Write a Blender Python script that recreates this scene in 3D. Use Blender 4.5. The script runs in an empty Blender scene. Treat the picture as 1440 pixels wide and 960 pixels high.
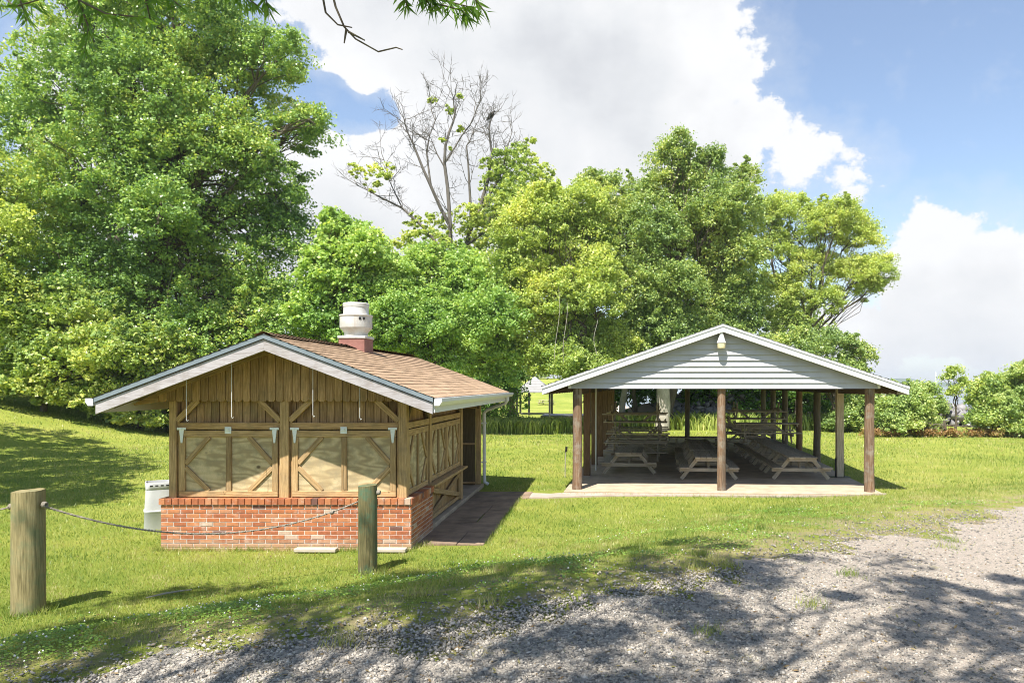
import bpy, math, random
import numpy as np
from mathutils import Vector, Matrix
random.seed(7); RNG = np.random.default_rng(11)
scene = bpy.context.scene
COL = scene.collection
F, CX, CY, ZC = 1050.0, 850.0, 541.0, 2.5      # focal length and principal point of the photograph, camera height

# ------------------------------------------------------------------ terrain
_E = np.array([(-30, -22), (-12, -4.6), (-6.5, 1.2), (-3.05, 4.5), (-1.22, 5.57), (0.33, 6.85), (1.57, 7.86), (3.28, 9.85), (5.44, 11.9), (7.6, 13.4), (14, 16.9), (30, 24), (80, 42)], float)
def _catmull(P, n=40):
    out = []
    Q = np.vstack([2*P[0]-P[1], P, 2*P[-1]-P[-2]])
    for i in range(1, len(Q)-2):
        t = np.linspace(0, 1, n, endpoint=False)[:, None]
        a, b, c, d = Q[i-1], Q[i], Q[i+1], Q[i+2]
        out.append(.5*((2*b)+(-a+c)*t+(2*a-5*b+4*c-d)*t*t+(-a+3*b-3*c+d)*t**3))
    out.append(P[-1:]); return np.vstack(out)
EDGE = _catmull(_E)
_T = np.gradient(EDGE, axis=0); _T /= np.linalg.norm(_T, axis=1)[:, None]
_N = np.stack([-_T[:, 1], _T[:, 0]], 1)            # towards the lawn
def road_dist(x, y):
    """signed distance from the gravel edge, positive on the lawn"""
    x = np.atleast_1d(np.asarray(x, float)); y = np.atleast_1d(np.asarray(y, float))
    out = np.empty(x.shape)
    for s in range(0, x.size, 20000):
        px = x.ravel()[s:s+20000]; py = y.ravel()[s:s+20000]
        dx = px[:, None]-EDGE[None, :, 0]; dy = py[:, None]-EDGE[None, :, 1]
        d2 = dx*dx+dy*dy; k = d2.argmin(1); r = np.arange(px.size)
        sg = np.sign(dx[r, k]*_N[k, 0]+dy[r, k]*_N[k, 1])
        out.ravel()[s:s+20000] = sg*np.sqrt(d2[r, k])
    return out
def sstep(a, b, x):
    t = np.clip((x-a)/(b-a), 0, 1); return t*t*(3-2*t)
def shore(x):
    return 47 + 900*sstep(6, -14, x)
def height(x, y):
    x = np.atleast_1d(np.asarray(x, float)); y = np.atleast_1d(np.asarray(y, float))
    d = road_dist(x, y)
    hr = .86 - .5*sstep(-2, 8, x)
    h = hr*(1-sstep(-.2, 4.7, d))
    h = h + 2.2*sstep(-18.5, -31, x)*sstep(14, 36, y) + 1.5*np.exp(-((y-47)/2.2)**2)*sstep(-2, 3, x)*sstep(24, 15, x)
    h = h + .05*np.sin(x*.7+1.3)*np.sin(y*.53)*sstep(.5, 3, d) * sstep(13, 22, y)
    h = h - .35*sstep(44, 70, y)*sstep(12, 2, x) + 4.2*sstep(84, 150, y)*sstep(10, -6, x)
    h = h - 4.0*sstep(-2, 8, y-shore(x))
    return h
def hz(x, y): return float(height(x, y)[0])
def P(px, py, Y): return Vector(((px-CX)/F*Y, Y, ZC-(py-CY)/F*Y))
def ground_at(px, py):
    """point of the terrain seen at a pixel of the photograph"""
    ys = np.linspace(2.5, 120, 6000); xs = (px-CX)/F*ys; zs = ZC-(py-CY)/F*ys
    g = height(xs, ys); k = int(np.argmax(zs <= g))
    return Vector((xs[k], ys[k], g[k]))

# ------------------------------------------------------------------ mesh builder
class MB:
    def __init__(s): s.v = []; s.f = []; s.uv = []
    def face(s, idx, uvs): s.f.append(tuple(idx)); s.uv.extend(uvs)
    def bar(s, p0, p1, w, t, up=(0, 0, 1)):
        """box from p0 to p1; w across (perpendicular to up), t along up; grain runs along it"""
        p0, p1 = Vector(p0), Vector(p1); a = p1-p0; L = a.length; a.normalize()
        u = Vector(up); u = u-a*u.dot(a)
        if u.length < 1e-5: u = Vector((0, 1, 0)) if abs(a.y) < .9 else Vector((1, 0, 0)); u = u-a*u.dot(a)
        u.normalize(); r = u.cross(a)
        b = len(s.v); o = (random.random()*40, random.random()*40)
        for q in (p0, p1):
            for i, j in ((-1, -1), (1, -1), (1, 1), (-1, 1)):
                s.v.append(tuple(q+r*(w/2*i)+u*(t/2*j)))
        dims = (w, t, w, t); acc = 0
        for k in range(4):
            k2 = (k+1) % 4; v0 = acc; acc += dims[k]
            s.face((b+k, b+k2, b+4+k2, b+4+k), [(o[0], o[1]+v0), (o[0], o[1]+acc), (o[0]+L, o[1]+acc), (o[0]+L, o[1]+v0)])
        s.face((b+3, b+2, b+1, b), [(o[0], o[1]), (o[0]+w*.2, o[1]), (o[0]+w*.2, o[1]+t), (o[0], o[1]+t)])
        s.face((b+4, b+5, b+6, b+7), [(o[0], o[1]), (o[0]+w*.2, o[1]), (o[0]+w*.2, o[1]+t), (o[0], o[1]+t)])
        return s
    def box(s, x0, x1, y0, y1, z0, z1, grain=None):
        d = (x1-x0, y1-y0, z1-z0); g = grain if grain is not None else max(range(3), key=lambda i: d[i])
        c = ((x0+x1)/2, (y0+y1)/2, (z0+z1)/2)
        p0 = list(c); p1 = list(c); p0[g] -= d[g]/2; p1[g] += d[g]/2
        if g == 2: return s.bar(p0, p1, d[0], d[1], (0, 1, 0))
        if g == 0: return s.bar(p0, p1, d[1], d[2], (0, 0, 1))
        return s.bar(p0, p1, d[0], d[2], (0, 0, 1))
    def prism(s, poly, axis, a, b, g=0):
        """polygon extruded along axis ('x','y','z') from a to b; poly is counter-clockwise in the two other axes"""
        n = len(poly); o = len(s.v); ou = (random.random()*40, random.random()*40)
        for e in (a, b):
            for (p, q) in poly:
                s.v.append({'x': (e, p, q), 'y': (p, e, q), 'z': (p, q, e)}[axis])
        uvp = [(ou[0]+(p if g else q), ou[1]+(q if g else p)) for p, q in poly]
        s.face(tuple(o+i for i in range(n-1, -1, -1)), uvp[::-1]); s.face(tuple(o+n+i for i in range(n)), uvp)
        for i in range(n):
            j = (i+1) % n
            L = math.dist(poly[i], poly[j])
            s.face((o+i, o+j, o+n+j, o+n+i), [(ou[0], ou[1]), (ou[0]+L, ou[1]), (ou[0]+L, ou[1]+abs(b-a)), (ou[0], ou[1]+abs(b-a))])
        return s
    def tube(s, pts, rad, n=8, cap=True, jit=0):
        pts = [Vector(p) for p in pts]; m = len(pts)
        rad = [rad]*m if not hasattr(rad, '__len__') else list(rad)
        b = len(s.v); prev = None; acc = 0; lens = []; ou = (random.random()*40, random.random()*40)
        for i, p in enumerate(pts):
            d = (pts[min(i+1, m-1)]-pts[max(i-1, 0)]).normalized()
            if prev is None:
                u = d.cross(Vector((0, 0, 1)) if abs(d.z) < .95 else Vector((1, 0, 0))).normalized()
            else:
                u = prev-d*prev.dot(d)
                u = u.normalized() if u.length > 1e-6 else d.orthogonal().normalized()
            prev = u; w = d.cross(u)
            if i: acc += (p-pts[i-1]).length
            lens.append(acc)
            for k in range(n):
                t = 2*math.pi*k/n; r = rad[i]*(1+(random.random()-.5)*jit)
                s.v.append(tuple(p+(u*math.cos(t)+w*math.sin(t))*r))
        for i in range(m-1):
            c = 2*math.pi*max(rad[i], .004)
            for k in range(n):
                k2 = (k+1) % n
                s.face((b+i*n+k, b+i*n+k2, b+(i+1)*n+k2, b+(i+1)*n+k),
                       [(ou[0]+lens[i], ou[1]+c*k/n), (ou[0]+lens[i], ou[1]+c*(k+1)/n), (ou[0]+lens[i+1], ou[1]+c*(k+1)/n), (ou[0]+lens[i+1], ou[1]+c*k/n)])
        if cap:
            for i, rev in ((0, True), (m-1, False)):
                idx = [b+i*n+k for k in range(n)]
                if rev: idx = idx[::-1]
                s.face(idx, [(ou[0]+math.cos(2*math.pi*k/n)*rad[i], ou[1]+math.sin(2*math.pi*k/n)*rad[i]) for k in range(n)])
        return s
    def lathe(s, prof, c=(0, 0, 0), n=24):
        """profile [(r,z)...] from bottom to top, about a vertical axis"""
        b = len(s.v)
        for (r, z) in prof:
            for k in range(n):
                t = 2*math.pi*k/n; s.v.append((c[0]+r*math.cos(t), c[1]+r*math.sin(t), c[2]+z))
        for i in range(len(prof)-1):
            for k in range(n):
                k2 = (k+1) % n
                s.face((b+i*n+k, b+i*n+k2, b+(i+1)*n+k2, b+(i+1)*n+k), [(k/n, prof[i][1]), ((k+1)/n, prof[i][1]), ((k+1)/n, prof[i+1][1]), (k/n, prof[i+1][1])])
        for i, rev in ((0, 1), (len(prof)-1, 0)):
            if prof[i][0] > .003:
                idx = [b+i*n+k for k in range(n)]
                if rev: idx = idx[::-1]
                s.face(idx, [(0, 0)]*n)
        return s
    def build(s, name, mat, parent=None, smooth=False, bevel=0, weld=False):
        me = bpy.data.meshes.new(name); me.from_pydata(s.v, [], s.f)
        uvl = me.uv_layers.new(name='UVMap'); uvl.data.foreach_set('uv', np.array(s.uv, 'f').ravel())
        me.materials.append(mat)
        if smooth:
            me.polygons.foreach_set('use_smooth', [True]*len(me.polygons))
            try: me.set_sharp_from_angle(angle=math.radians(40))
            except Exception: pass
        me.update(); o = bpy.data.objects.new(name, me); COL.objects.link(o)
        if parent: o.parent = parent
        if bevel:
            m = o.modifiers.new('bevel', 'BEVEL'); m.width = bevel; m.segments = 1; m.limit_method = 'ANGLE'; m.harden_normals = False
        return o
def mesh_np(name, verts, faces, mat, parent=None, smooth=False, k=4):
    """big mesh from numpy arrays; faces (n,k)"""
    me = bpy.data.meshes.new(name); nv, nf = len(verts), len(faces)
    me.vertices.add(nv); me.vertices.foreach_set('co', np.asarray(verts, 'f').ravel())
    me.loops.add(nf*k); me.loops.foreach_set('vertex_index', np.asarray(faces, 'i').ravel())
    me.polygons.add(nf); me.polygons.foreach_set('loop_start', np.arange(nf, dtype='i')*k)
    try: me.polygons.foreach_set('loop_total', np.full(nf, k, 'i'))
    except Exception: pass
    me.materials.append(mat); me.update(calc_edges=True); me.validate()
    if smooth: me.polygons.foreach_set('use_smooth', np.ones(nf, bool))
    o = bpy.data.objects.new(name, me); COL.objects.link(o)
    if parent: o.parent = parent
    return o
def tag(o, label=None, cat=None, group=None, kind=None):
    for k, v in (('label', label), ('category', cat), ('group', group), ('kind', kind)):
        if v: o[k] = v
    return o
def empty(name, loc, label, cat, group=None, rz=0):
    o = bpy.data.objects.new(name, None); o.empty_display_size = .2; COL.objects.link(o)
    o.location = loc; o.rotation_euler = (0, 0, rz); return tag(o, label, cat, group)
def copy_tree(o, parent=None):
    c = o.copy(); COL.objects.link(c)
    if parent: c.parent = parent
    for ch in o.children: copy_tree(ch, c)
    return c
# ------------------------------------------------------------------ materials
def newmat(name):
    m = bpy.data.materials.new(name); m.use_nodes = True; nt = m.node_tree
    b = nt.nodes['Principled BSDF']; return m, nt, b
def N(nt, t, **kw):
    n = nt.nodes.new(t)
    for k, v in kw.items():
        if k in n.inputs.keys(): n.inputs[k].default_value = v
        else: setattr(n, k, v)
    return n
def ramp(nt, fac, stops):
    r = nt.nodes.new('ShaderNodeValToRGB'); e = r.color_ramp.elements
    while len(e) < len(stops): e.new(.5)
    for el, (p, c) in zip(e, stops): el.position = p; el.color = (*c, 1)
    nt.links.new(fac, r.inputs[0]); return r.outputs[0]
def mixc(nt, fac, a, b, mode='MIX'):
    n = nt.nodes.new('ShaderNodeMix'); n.data_type = 'RGBA'; n.blend_type = mode
    for s, v in ((0, fac), (6, a), (7, b)):
        if hasattr(v, 'links') or hasattr(v, 'is_output'): nt.links.new(v, n.inputs[s])
        else: n.inputs[s].default_value = v if s == 0 else (*v, 1)
    return n.outputs[2]
def mathn(nt, op, a, b=None, c=None, clamp=False):
    n = nt.nodes.new('ShaderNodeMath'); n.operation = op; n.use_clamp = clamp
    for i, v in enumerate((a, b, c)):
        if v is None: continue
        if isinstance(v, (int, float)): n.inputs[i].default_value = v
        else: nt.links.new(v, n.inputs[i])
    return n.outputs[0]
def coord(nt, kind='Object', scale=(1, 1, 1), loc=(0, 0, 0)):
    t = nt.nodes.new('ShaderNodeTexCoord'); m = nt.nodes.new('ShaderNodeMapping')
    m.inputs['Scale'].default_value = scale; m.inputs['Location'].default_value = loc
    nt.links.new(t.outputs[kind], m.inputs[0]); return m.outputs[0]
def noise(nt, vec, scale, detail=4, rough=.6, out=0):
    n = N(nt, 'ShaderNodeTexNoise', Scale=scale, Detail=detail, Roughness=rough); nt.links.new(vec, n.inputs['Vector']); return n.outputs[out]
def bump(nt, b, h, strength=.4, dist=.01):
    n = N(nt, 'ShaderNodeBump', Strength=strength, Distance=dist); nt.links.new(h, n.inputs['Height']); nt.links.new(n.outputs[0], b.inputs['Normal'])
def wood(name, dark, mid, light, tone=.5, stain=None, stain_amt=.5, rough=.85, fine_amt=.6):
    m, nt, b = newmat(name); L = nt.links
    g = noise(nt, coord(nt, 'UV', (1.3, 26, 1)), 2.2, 6, .65)
    g2 = noise(nt, coord(nt, 'UV', (5, 130, 1)), 1.5, 3, .6)
    c = ramp(nt, g, [(.28, dark), (.5, mid), (.72, light)])
    geo = nt.nodes.new('ShaderNodeNewGeometry')
    hsv = nt.nodes.new('ShaderNodeHueSaturation')
    L.new(c, hsv.inputs['Color']); L.new(mathn(nt, 'MULTIPLY_ADD', geo.outputs['Random Per Island'], tone, 1-tone/2), hsv.inputs['Value'])
    c = hsv.outputs[0]
    fine = ramp(nt, g2, [(.3, (.55, .55, .55)), (.6, (1, 1, 1))]); c = mixc(nt, fine_amt, c, fine, 'MULTIPLY')
    if stain:
        s = noise(nt, coord(nt), 3.2, 6, .7); s = ramp(nt, s, [(.48, (0, 0, 0)), (.66, (1, 1, 1))])
        c = mixc(nt, mathn(nt, 'MULTIPLY', s, stain_amt), c, stain)
    L.new(c, b.inputs['Base Color']); b.inputs['Roughness'].default_value = rough; b.inputs['Specular IOR Level'].default_value = .25
    bump(nt, b, g2, .35, .004); return m
def plain(name, c1, c2, scale=6, rough=.6, metal=0, bumpst=0, spec=.4, lo=.35, hi=.65):
    m, nt, b = newmat(name)
    n = noise(nt, coord(nt), scale, 6, .65)
    nt.links.new(ramp(nt, n, [(lo, c1), (hi, c2)]), b.inputs['Base Color'])
    b.inputs['Roughness'].default_value = rough; b.inputs['Metallic'].default_value = metal; b.inputs['Specular IOR Level'].default_value = spec
    if bumpst: bump(nt, b, noise(nt, coord(nt), scale*6, 5, .7), bumpst, .006)
    return m
def stained(m, col, amt, vscale=(9, 9, .8), lo=.5, hi=.75):
    nt = m.node_tree; b = nt.nodes['Principled BSDF']; src = b.inputs['Base Color'].links[0].from_socket
    f = ramp(nt, noise(nt, coord(nt, 'Object', vscale), 1, 6, .7), [(lo, (0, 0, 0)), (hi, (1, 1, 1))])
    nt.links.new(mixc(nt, mathn(nt, 'MULTIPLY', f, amt), src, col), b.inputs['Base Color']); return m
def leafmat(name, cols, trans=.40, gloss=.55, nscale=.5, rough=.40):
    """leaf colours differ leaf by leaf and clump by clump"""
    m, nt, b = newmat(name); L = nt.links
    geo = nt.nodes.new('ShaderNodeNewGeometry')
    nz = noise(nt, coord(nt), nscale, 3, .6)
    f = mathn(nt, 'MULTIPLY_ADD', geo.outputs['Random Per Island'], .55, mathn(nt, 'MULTIPLY_ADD', nz, 1.5, -.53), clamp=True)
    c = ramp(nt, f, [(i/(len(cols)-1), k) for i, k in enumerate(cols)])
    L.new(c, b.inputs['Base Color']); b.inputs['Roughness'].default_value = rough; b.inputs['Specular IOR Level'].default_value = gloss
    t = nt.nodes.new('ShaderNodeBsdfTranslucent')
    tc = mixc(nt, 1.0, c, (1.25, 1.2, .55), 'MULTIPLY'); L.new(tc, t.inputs['Color'])
    mx = nt.nodes.new('ShaderNodeMixShader'); mx.inputs[0].default_value = trans
    L.new(b.outputs[0], mx.inputs[1]); L.new(t.outputs[0], mx.inputs[2]); L.new(mx.outputs[0], nt.nodes['Material Output'].inputs['Surface'])
    return m
M = {}
M['stand_wood'] = wood('stand_wood', (0.189, 0.107, 0.046), (0.422, 0.259, 0.119), (0.647, 0.421, 0.229), .5, (0.179, 0.147, 0.080), .5)
M['stand_frame'] = wood('stand_frame', (0.193, 0.117, 0.049), (0.428, 0.277, 0.131), (0.621, 0.427, 0.235), .4, (0.179, 0.142, 0.094), .4)
M['stand_dark'] = wood('stand_dark', (0.072, 0.052, 0.029), (0.130, 0.094, 0.052), (0.195, 0.143, 0.078), .4)
M['white_board'] = wood('white_board', (0.252, 0.216, 0.203), (0.419, 0.391, 0.398), (0.490, 0.468, 0.488), .1, (0.252, 0.210, 0.187), .6)
M['table_wood'] = wood('table_wood', (0.210, 0.172, 0.124), (0.429, 0.355, 0.264), (0.628, 0.541, 0.423), .5, (0.305, 0.300, 0.225), .4)
M['log_post'] = wood('log_post', (0.078, 0.044, 0.023), (0.212, 0.123, 0.070), (0.360, 0.297, 0.216), .15, (0.314, 0.286, 0.237), .75)
M['square_post'] = wood('square_post', (0.066, 0.041, 0.023), (0.166, 0.100, 0.055), (0.265, 0.176, 0.104), .5)
M['rope_post'] = wood('rope_post', (0.100, 0.081, 0.034), (0.270, 0.223, 0.106), (0.400, 0.332, 0.179), .1, (0.130, 0.180, 0.095), .65)
M['rope_post_green'] = wood('rope_post_green', (0.062, 0.055, 0.026), (0.156, 0.138, 0.060), (0.275, 0.209, 0.102), .1, (0.075, 0.165, 0.102), .85)
M['pale_plank'] = wood('pale_plank', (0.352, 0.299, 0.229), (0.484, 0.422, 0.334), (0.572, 0.510, 0.422), .2)
M['bark'] = wood('bark', (.05, .038, .026), (.12, .095, .068), (.20, .165, .125), .3, (.08, .10, .045), .4)
M['pale_bark'] = wood('pale_bark', (.22, .19, .15), (.42, .38, .32), (.58, .54, .48), .2, (.20, .18, .13), .5)
M['dead_bark'] = wood('dead_bark', (0.088, 0.076, 0.062), (0.162, 0.143, 0.122), (0.229, 0.208, 0.187), .3)
M['white_paint'] = plain('white_paint', (0.644, 0.644, 0.644), (0.736, 0.736, 0.727), 3, .45)
M['grey_trim'] = plain('grey_trim', (0.153, 0.188, 0.216), (0.204, 0.243, 0.270), 3, .5)
M['pale_trim'] = plain('pale_trim', (.44, .45, .45), (.55, .555, .55), 3, .5)
M['vinyl'] = plain('vinyl', (0.395, 0.406, 0.417), (0.452, 0.457, 0.463), 1.2, .5)
M['galv'] = plain('galv', (0.715, 0.754, 0.754), (0.850, 0.850, 0.850), 30, .4, .0)
M['vent_white'] = plain('vent_white', (0.458, 0.450, 0.421), (0.561, 0.561, 0.539), 5, .5)
M['vent_curb'] = plain('vent_curb', (.22, .095, .075), (.30, .14, .115), 8, .7)
M['dark_hole'] = plain('dark_hole', (.012, .011, .01), (.02, .02, .02), 8, .8)
M['lamp_glass'] = plain('lamp_glass', (.62, .52, .30), (.74, .66, .42), 12, .35)
M['concrete'] = plain('concrete', (0.333, 0.256, 0.176), (0.503, 0.395, 0.276), 2.2, .9, 0, .25)
M['path_tan'] = plain('path_tan', (0.328, 0.259, 0.207), (0.438, 0.360, 0.301), 2.5, .9, 0, .3)
M['paver'] = plain('paver', (0.135, 0.094, 0.064), (0.322, 0.229, 0.156), 2.6, .9, 0, .35, lo=.3, hi=.7)
M['rope'] = plain('rope', (.17, .145, .11), (.36, .32, .26), 60, .95, 0, .5)
M['barrel'] = plain('barrel', (0.477, 0.484, 0.491), (0.578, 0.578, 0.578), 3, .4)
M['iron'] = plain('iron', (.02, .02, .02), (.05, .045, .04), 8, .5, .4)
M['rock'] = plain('rock', (.12, .115, .115), (.30, .285, .28), 2.2, .9, 0, .6)
M['bird'] = plain('bird', (.02, .017, .014), (.06, .05, .042), 20, .7)
M['far_roof'] = plain('far_roof', (0.232, 0.228, 0.223), (0.307, 0.302, 0.298), 1.0, .7)
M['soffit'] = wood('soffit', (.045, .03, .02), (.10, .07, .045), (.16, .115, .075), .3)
M['maple'] = leafmat('maple', [(0.105, 0.187, 0.060), (0.200, 0.347, 0.088), (0.358, 0.495, 0.119), (0.671, 0.646, 0.175)], .34, .55, .16)
M['maple_low'] = leafmat('maple_low', [(0.139, 0.229, 0.065), (0.276, 0.400, 0.111), (0.509, 0.586, 0.168), (0.785, 0.743, 0.247)], .36, .55, .3)
M['lime'] = leafmat('lime', [(0.146, 0.275, 0.070), (0.274, 0.436, 0.114), (0.462, 0.607, 0.173), (0.693, 0.744, 0.257)], .4, .42, .25)
M['yellow_green'] = leafmat('yellow_green', [(0.173, 0.275, 0.070), (0.347, 0.459, 0.120), (0.551, 0.630, 0.182), (0.809, 0.768, 0.257)], .42, .4, .25)
M['deep_green'] = leafmat('deep_green', [(0.116, 0.194, 0.073), (0.230, 0.347, 0.102), (0.405, 0.495, 0.144), (0.719, 0.707, 0.216)], .35, .55, .25)
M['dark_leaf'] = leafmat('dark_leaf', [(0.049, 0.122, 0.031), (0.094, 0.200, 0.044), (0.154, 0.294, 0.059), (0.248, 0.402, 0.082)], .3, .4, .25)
M['oak_leaf'] = leafmat('oak_leaf', [(0.085, 0.192, 0.027), (0.144, 0.282, 0.039), (0.216, 0.370, 0.051)], .45, .4, 1)
M['shrub'] = leafmat('shrub', [(0.174, 0.273, 0.107), (0.319, 0.436, 0.140), (0.510, 0.597, 0.213), (0.764, 0.746, 0.347)], .4, .4, .6)
M['rust_leaf'] = leafmat('rust_leaf', [(0.169, 0.130, 0.039), (0.286, 0.169, 0.065), (0.390, 0.234, 0.104), (0.260, 0.286, 0.065)], .35, .3, .6)
M['reed'] = leafmat('reed', [(0.174, 0.247, 0.057), (0.298, 0.393, 0.091), (0.473, 0.536, 0.149), (0.671, 0.660, 0.229)], .35, .3, .5)
M['blade'] = leafmat('blade', [(0.113, 0.190, 0.037), (0.186, 0.275, 0.053), (0.294, 0.356, 0.083), (0.402, 0.399, 0.138), (0.510, 0.446, 0.250)], .4, .3, .45)
M['_blade_old'] = M['blade']
def blade_mat():
    m = M['blade']; nt = m.node_tree; r = [n for n in nt.nodes if n.type == 'VALTORGB'][0]; L = nt.links; v = coord(nt)
    geo = nt.nodes.new('ShaderNodeNewGeometry')
    a = mathn(nt, 'MULTIPLY_ADD', noise(nt, v, .22, 4, .6), 1.5, -.75); b = mathn(nt, 'MULTIPLY_ADD', noise(nt, v, 1.15, 5, .7), 2.4, -1.2)
    f = mathn(nt, 'ADD', mathn(nt, 'ADD', a, b), mathn(nt, 'MULTIPLY_ADD', geo.outputs['Random Per Island'], .6, .18), clamp=True); L.new(f, r.inputs[0])
blade_mat(); del M['_blade_old']
M['clover'] = leafmat('clover', [(0.088, 0.181, 0.029), (0.149, 0.264, 0.042), (0.228, 0.346, 0.058), (0.367, 0.446, 0.096)], .35, .35, 1.2)
M['litter'] = leafmat('litter', [(.10, .06, .03), (.20, .13, .06), (.30, .22, .11), (.24, .25, .08)], .2, .2, 1)
M['clover_flower'] = plain('clover_flower', (.62, .60, .52), (.75, .74, .68), 30, .8)

def brick_mat():
    m, nt, b = newmat('brick'); L = nt.links
    geo = nt.nodes.new('ShaderNodeNewGeometry')
    c = ramp(nt, geo.outputs['Random Per Island'], [(0, (.17, .08, .06)), (.035, (.37, .12, .05)), (.3, (.45, .155, .06)), (.55, (.50, .20, .085)), (.78, (.38, .125, .052)), (.9, (.47, .21, .105)), (.967, (.53, .38, .28))])
    c.node.color_ramp.interpolation = 'CONSTANT'
    n = noise(nt, coord(nt), 14, 6, .7); c = mixc(nt, .75, c, ramp(nt, n, [(.3, (.55, .52, .5)), (.65, (1, 1, 1))]), 'MULTIPLY')
    s = ramp(nt, noise(nt, coord(nt), 4.5, 5, .7), [(.56, (0, 0, 0)), (.72, (1, 1, 1))])
    c = mixc(nt, mathn(nt, 'MULTIPLY', s, .5), c, (.62, .52, .45))
    sz = nt.nodes.new('ShaderNodeSeparateXYZ'); L.new(coord(nt), sz.inputs[0]); sp_ = nt.nodes.new('ShaderNodeMapRange'); L.new(mathn(nt, 'SUBTRACT', sz.outputs[2], mathn(nt, 'MULTIPLY', noise(nt, coord(nt), 7, 5, .75), .42)), sp_.inputs[0]); sp_.inputs[1].default_value = .0; sp_.inputs[2].default_value = -.14; sp_.inputs[4].default_value = .6
    c = mixc(nt, sp_.outputs[0], c, (.40, .30, .20))
    L.new(c, b.inputs['Base Color']); b.inputs['Roughness'].default_value = .9; bump(nt, b, noise(nt, coord(nt), 90, 4, .7), .5, .004)
    return m
M['brick'] = brick_mat()
M['mortar'] = plain('mortar', (.50, .46, .42), (.64, .60, .56), 10, .95, 0, .4)

def shingle_mat(name, c1, c2, c3):
    m, nt, b = newmat(name); L = nt.links
    tex = N(nt, 'ShaderNodeTexBrick', Scale=1.0); tex.offset = .5
    L.new(coord(nt, 'UV'), tex.inputs['Vector'])
    tex.inputs['Color1'].default_value = (*c1, 1); tex.inputs['Color2'].default_value = (*c2, 1); tex.inputs['Mortar'].default_value = (c3[0]*.5, c3[1]*.5, c3[2]*.5, 1)
    tex.inputs['Brick Width'].default_value = .3; tex.inputs['Row Height'].default_value = .4; tex.inputs['Mortar Size'].default_value = .004
    g = noise(nt, coord(nt), 55, 4, .8); c = mixc(nt, .8, tex.outputs[0], ramp(nt, g, [(.3, (.5, .48, .46)), (.65, (1.1, 1.1, 1.1))]), 'MULTIPLY')
    bl = noise(nt, coord(nt), 1.6, 5, .65); c = mixc(nt, .55, c, ramp(nt, bl, [(.35, (.62, .6, .58)), (.6, (1.05, 1.03, 1))]), 'MULTIPLY')
    L.new(c, b.inputs['Base Color']); b.inputs['Roughness'].default_value = .95; b.inputs['Specular IOR Level'].default_value = .15
    bump(nt, b, g, .6, .006); return m
M['shingle'] = shingle_mat('shingle', (.445, .315, .21), (.35, .245, .158), (.2, .12, .08))
M['shingle_grey'] = shingle_mat('shingle_grey', (.17, .16, .15), (.12, .115, .11), (.05, .05, .05))

def plywood_mat():
    m, nt, b = newmat('plywood'); L = nt.links
    gn = noise(nt, coord(nt, 'UV', (.55, 1.9, 1)), 1.5, 2.5, .5); sn = mathn(nt, 'MULTIPLY_ADD', mathn(nt, 'SINE', mathn(nt, 'MULTIPLY', gn, 52)), .5, .5)
    st_ = noise(nt, coord(nt, 'UV', (2.5, 70, 1)), 2, 4, .65); gf = mathn(nt, 'ADD', mathn(nt, 'MULTIPLY', sn, .5), mathn(nt, 'MULTIPLY', st_, .5))
    c = ramp(nt, gf, [(.22, (.36, .265, .145)), (.5, (.52, .40, .225)), (.78, (.60, .47, .285))])
    n = noise(nt, coord(nt), 5, 6, .7); c = mixc(nt, mathn(nt, 'MULTIPLY', ramp(nt, n, [(.44, (0, 0, 0)), (.64, (1, 1, 1))]), .75), c, (.30, .245, .15))
    vo = N(nt, 'ShaderNodeTexVoronoi', Scale=2.6); L.new(coord(nt, 'UV', (1, 1.25, 1)), vo.inputs['Vector'])
    k = ramp(nt, vo.outputs['Distance'], [(.05, (1, 1, 1)), (.11, (0, 0, 0))]); c = mixc(nt, mathn(nt, 'MULTIPLY', k, .8), c, (.06, .035, .02))
    L.new(c, b.inputs['Base Color']); b.inputs['Roughness'].default_value = .8; b.inputs['Specular IOR Level'].default_value = .25
    bump(nt, b, gf, .2, .002); return m
M['plywood'] = plywood_mat()

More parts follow.
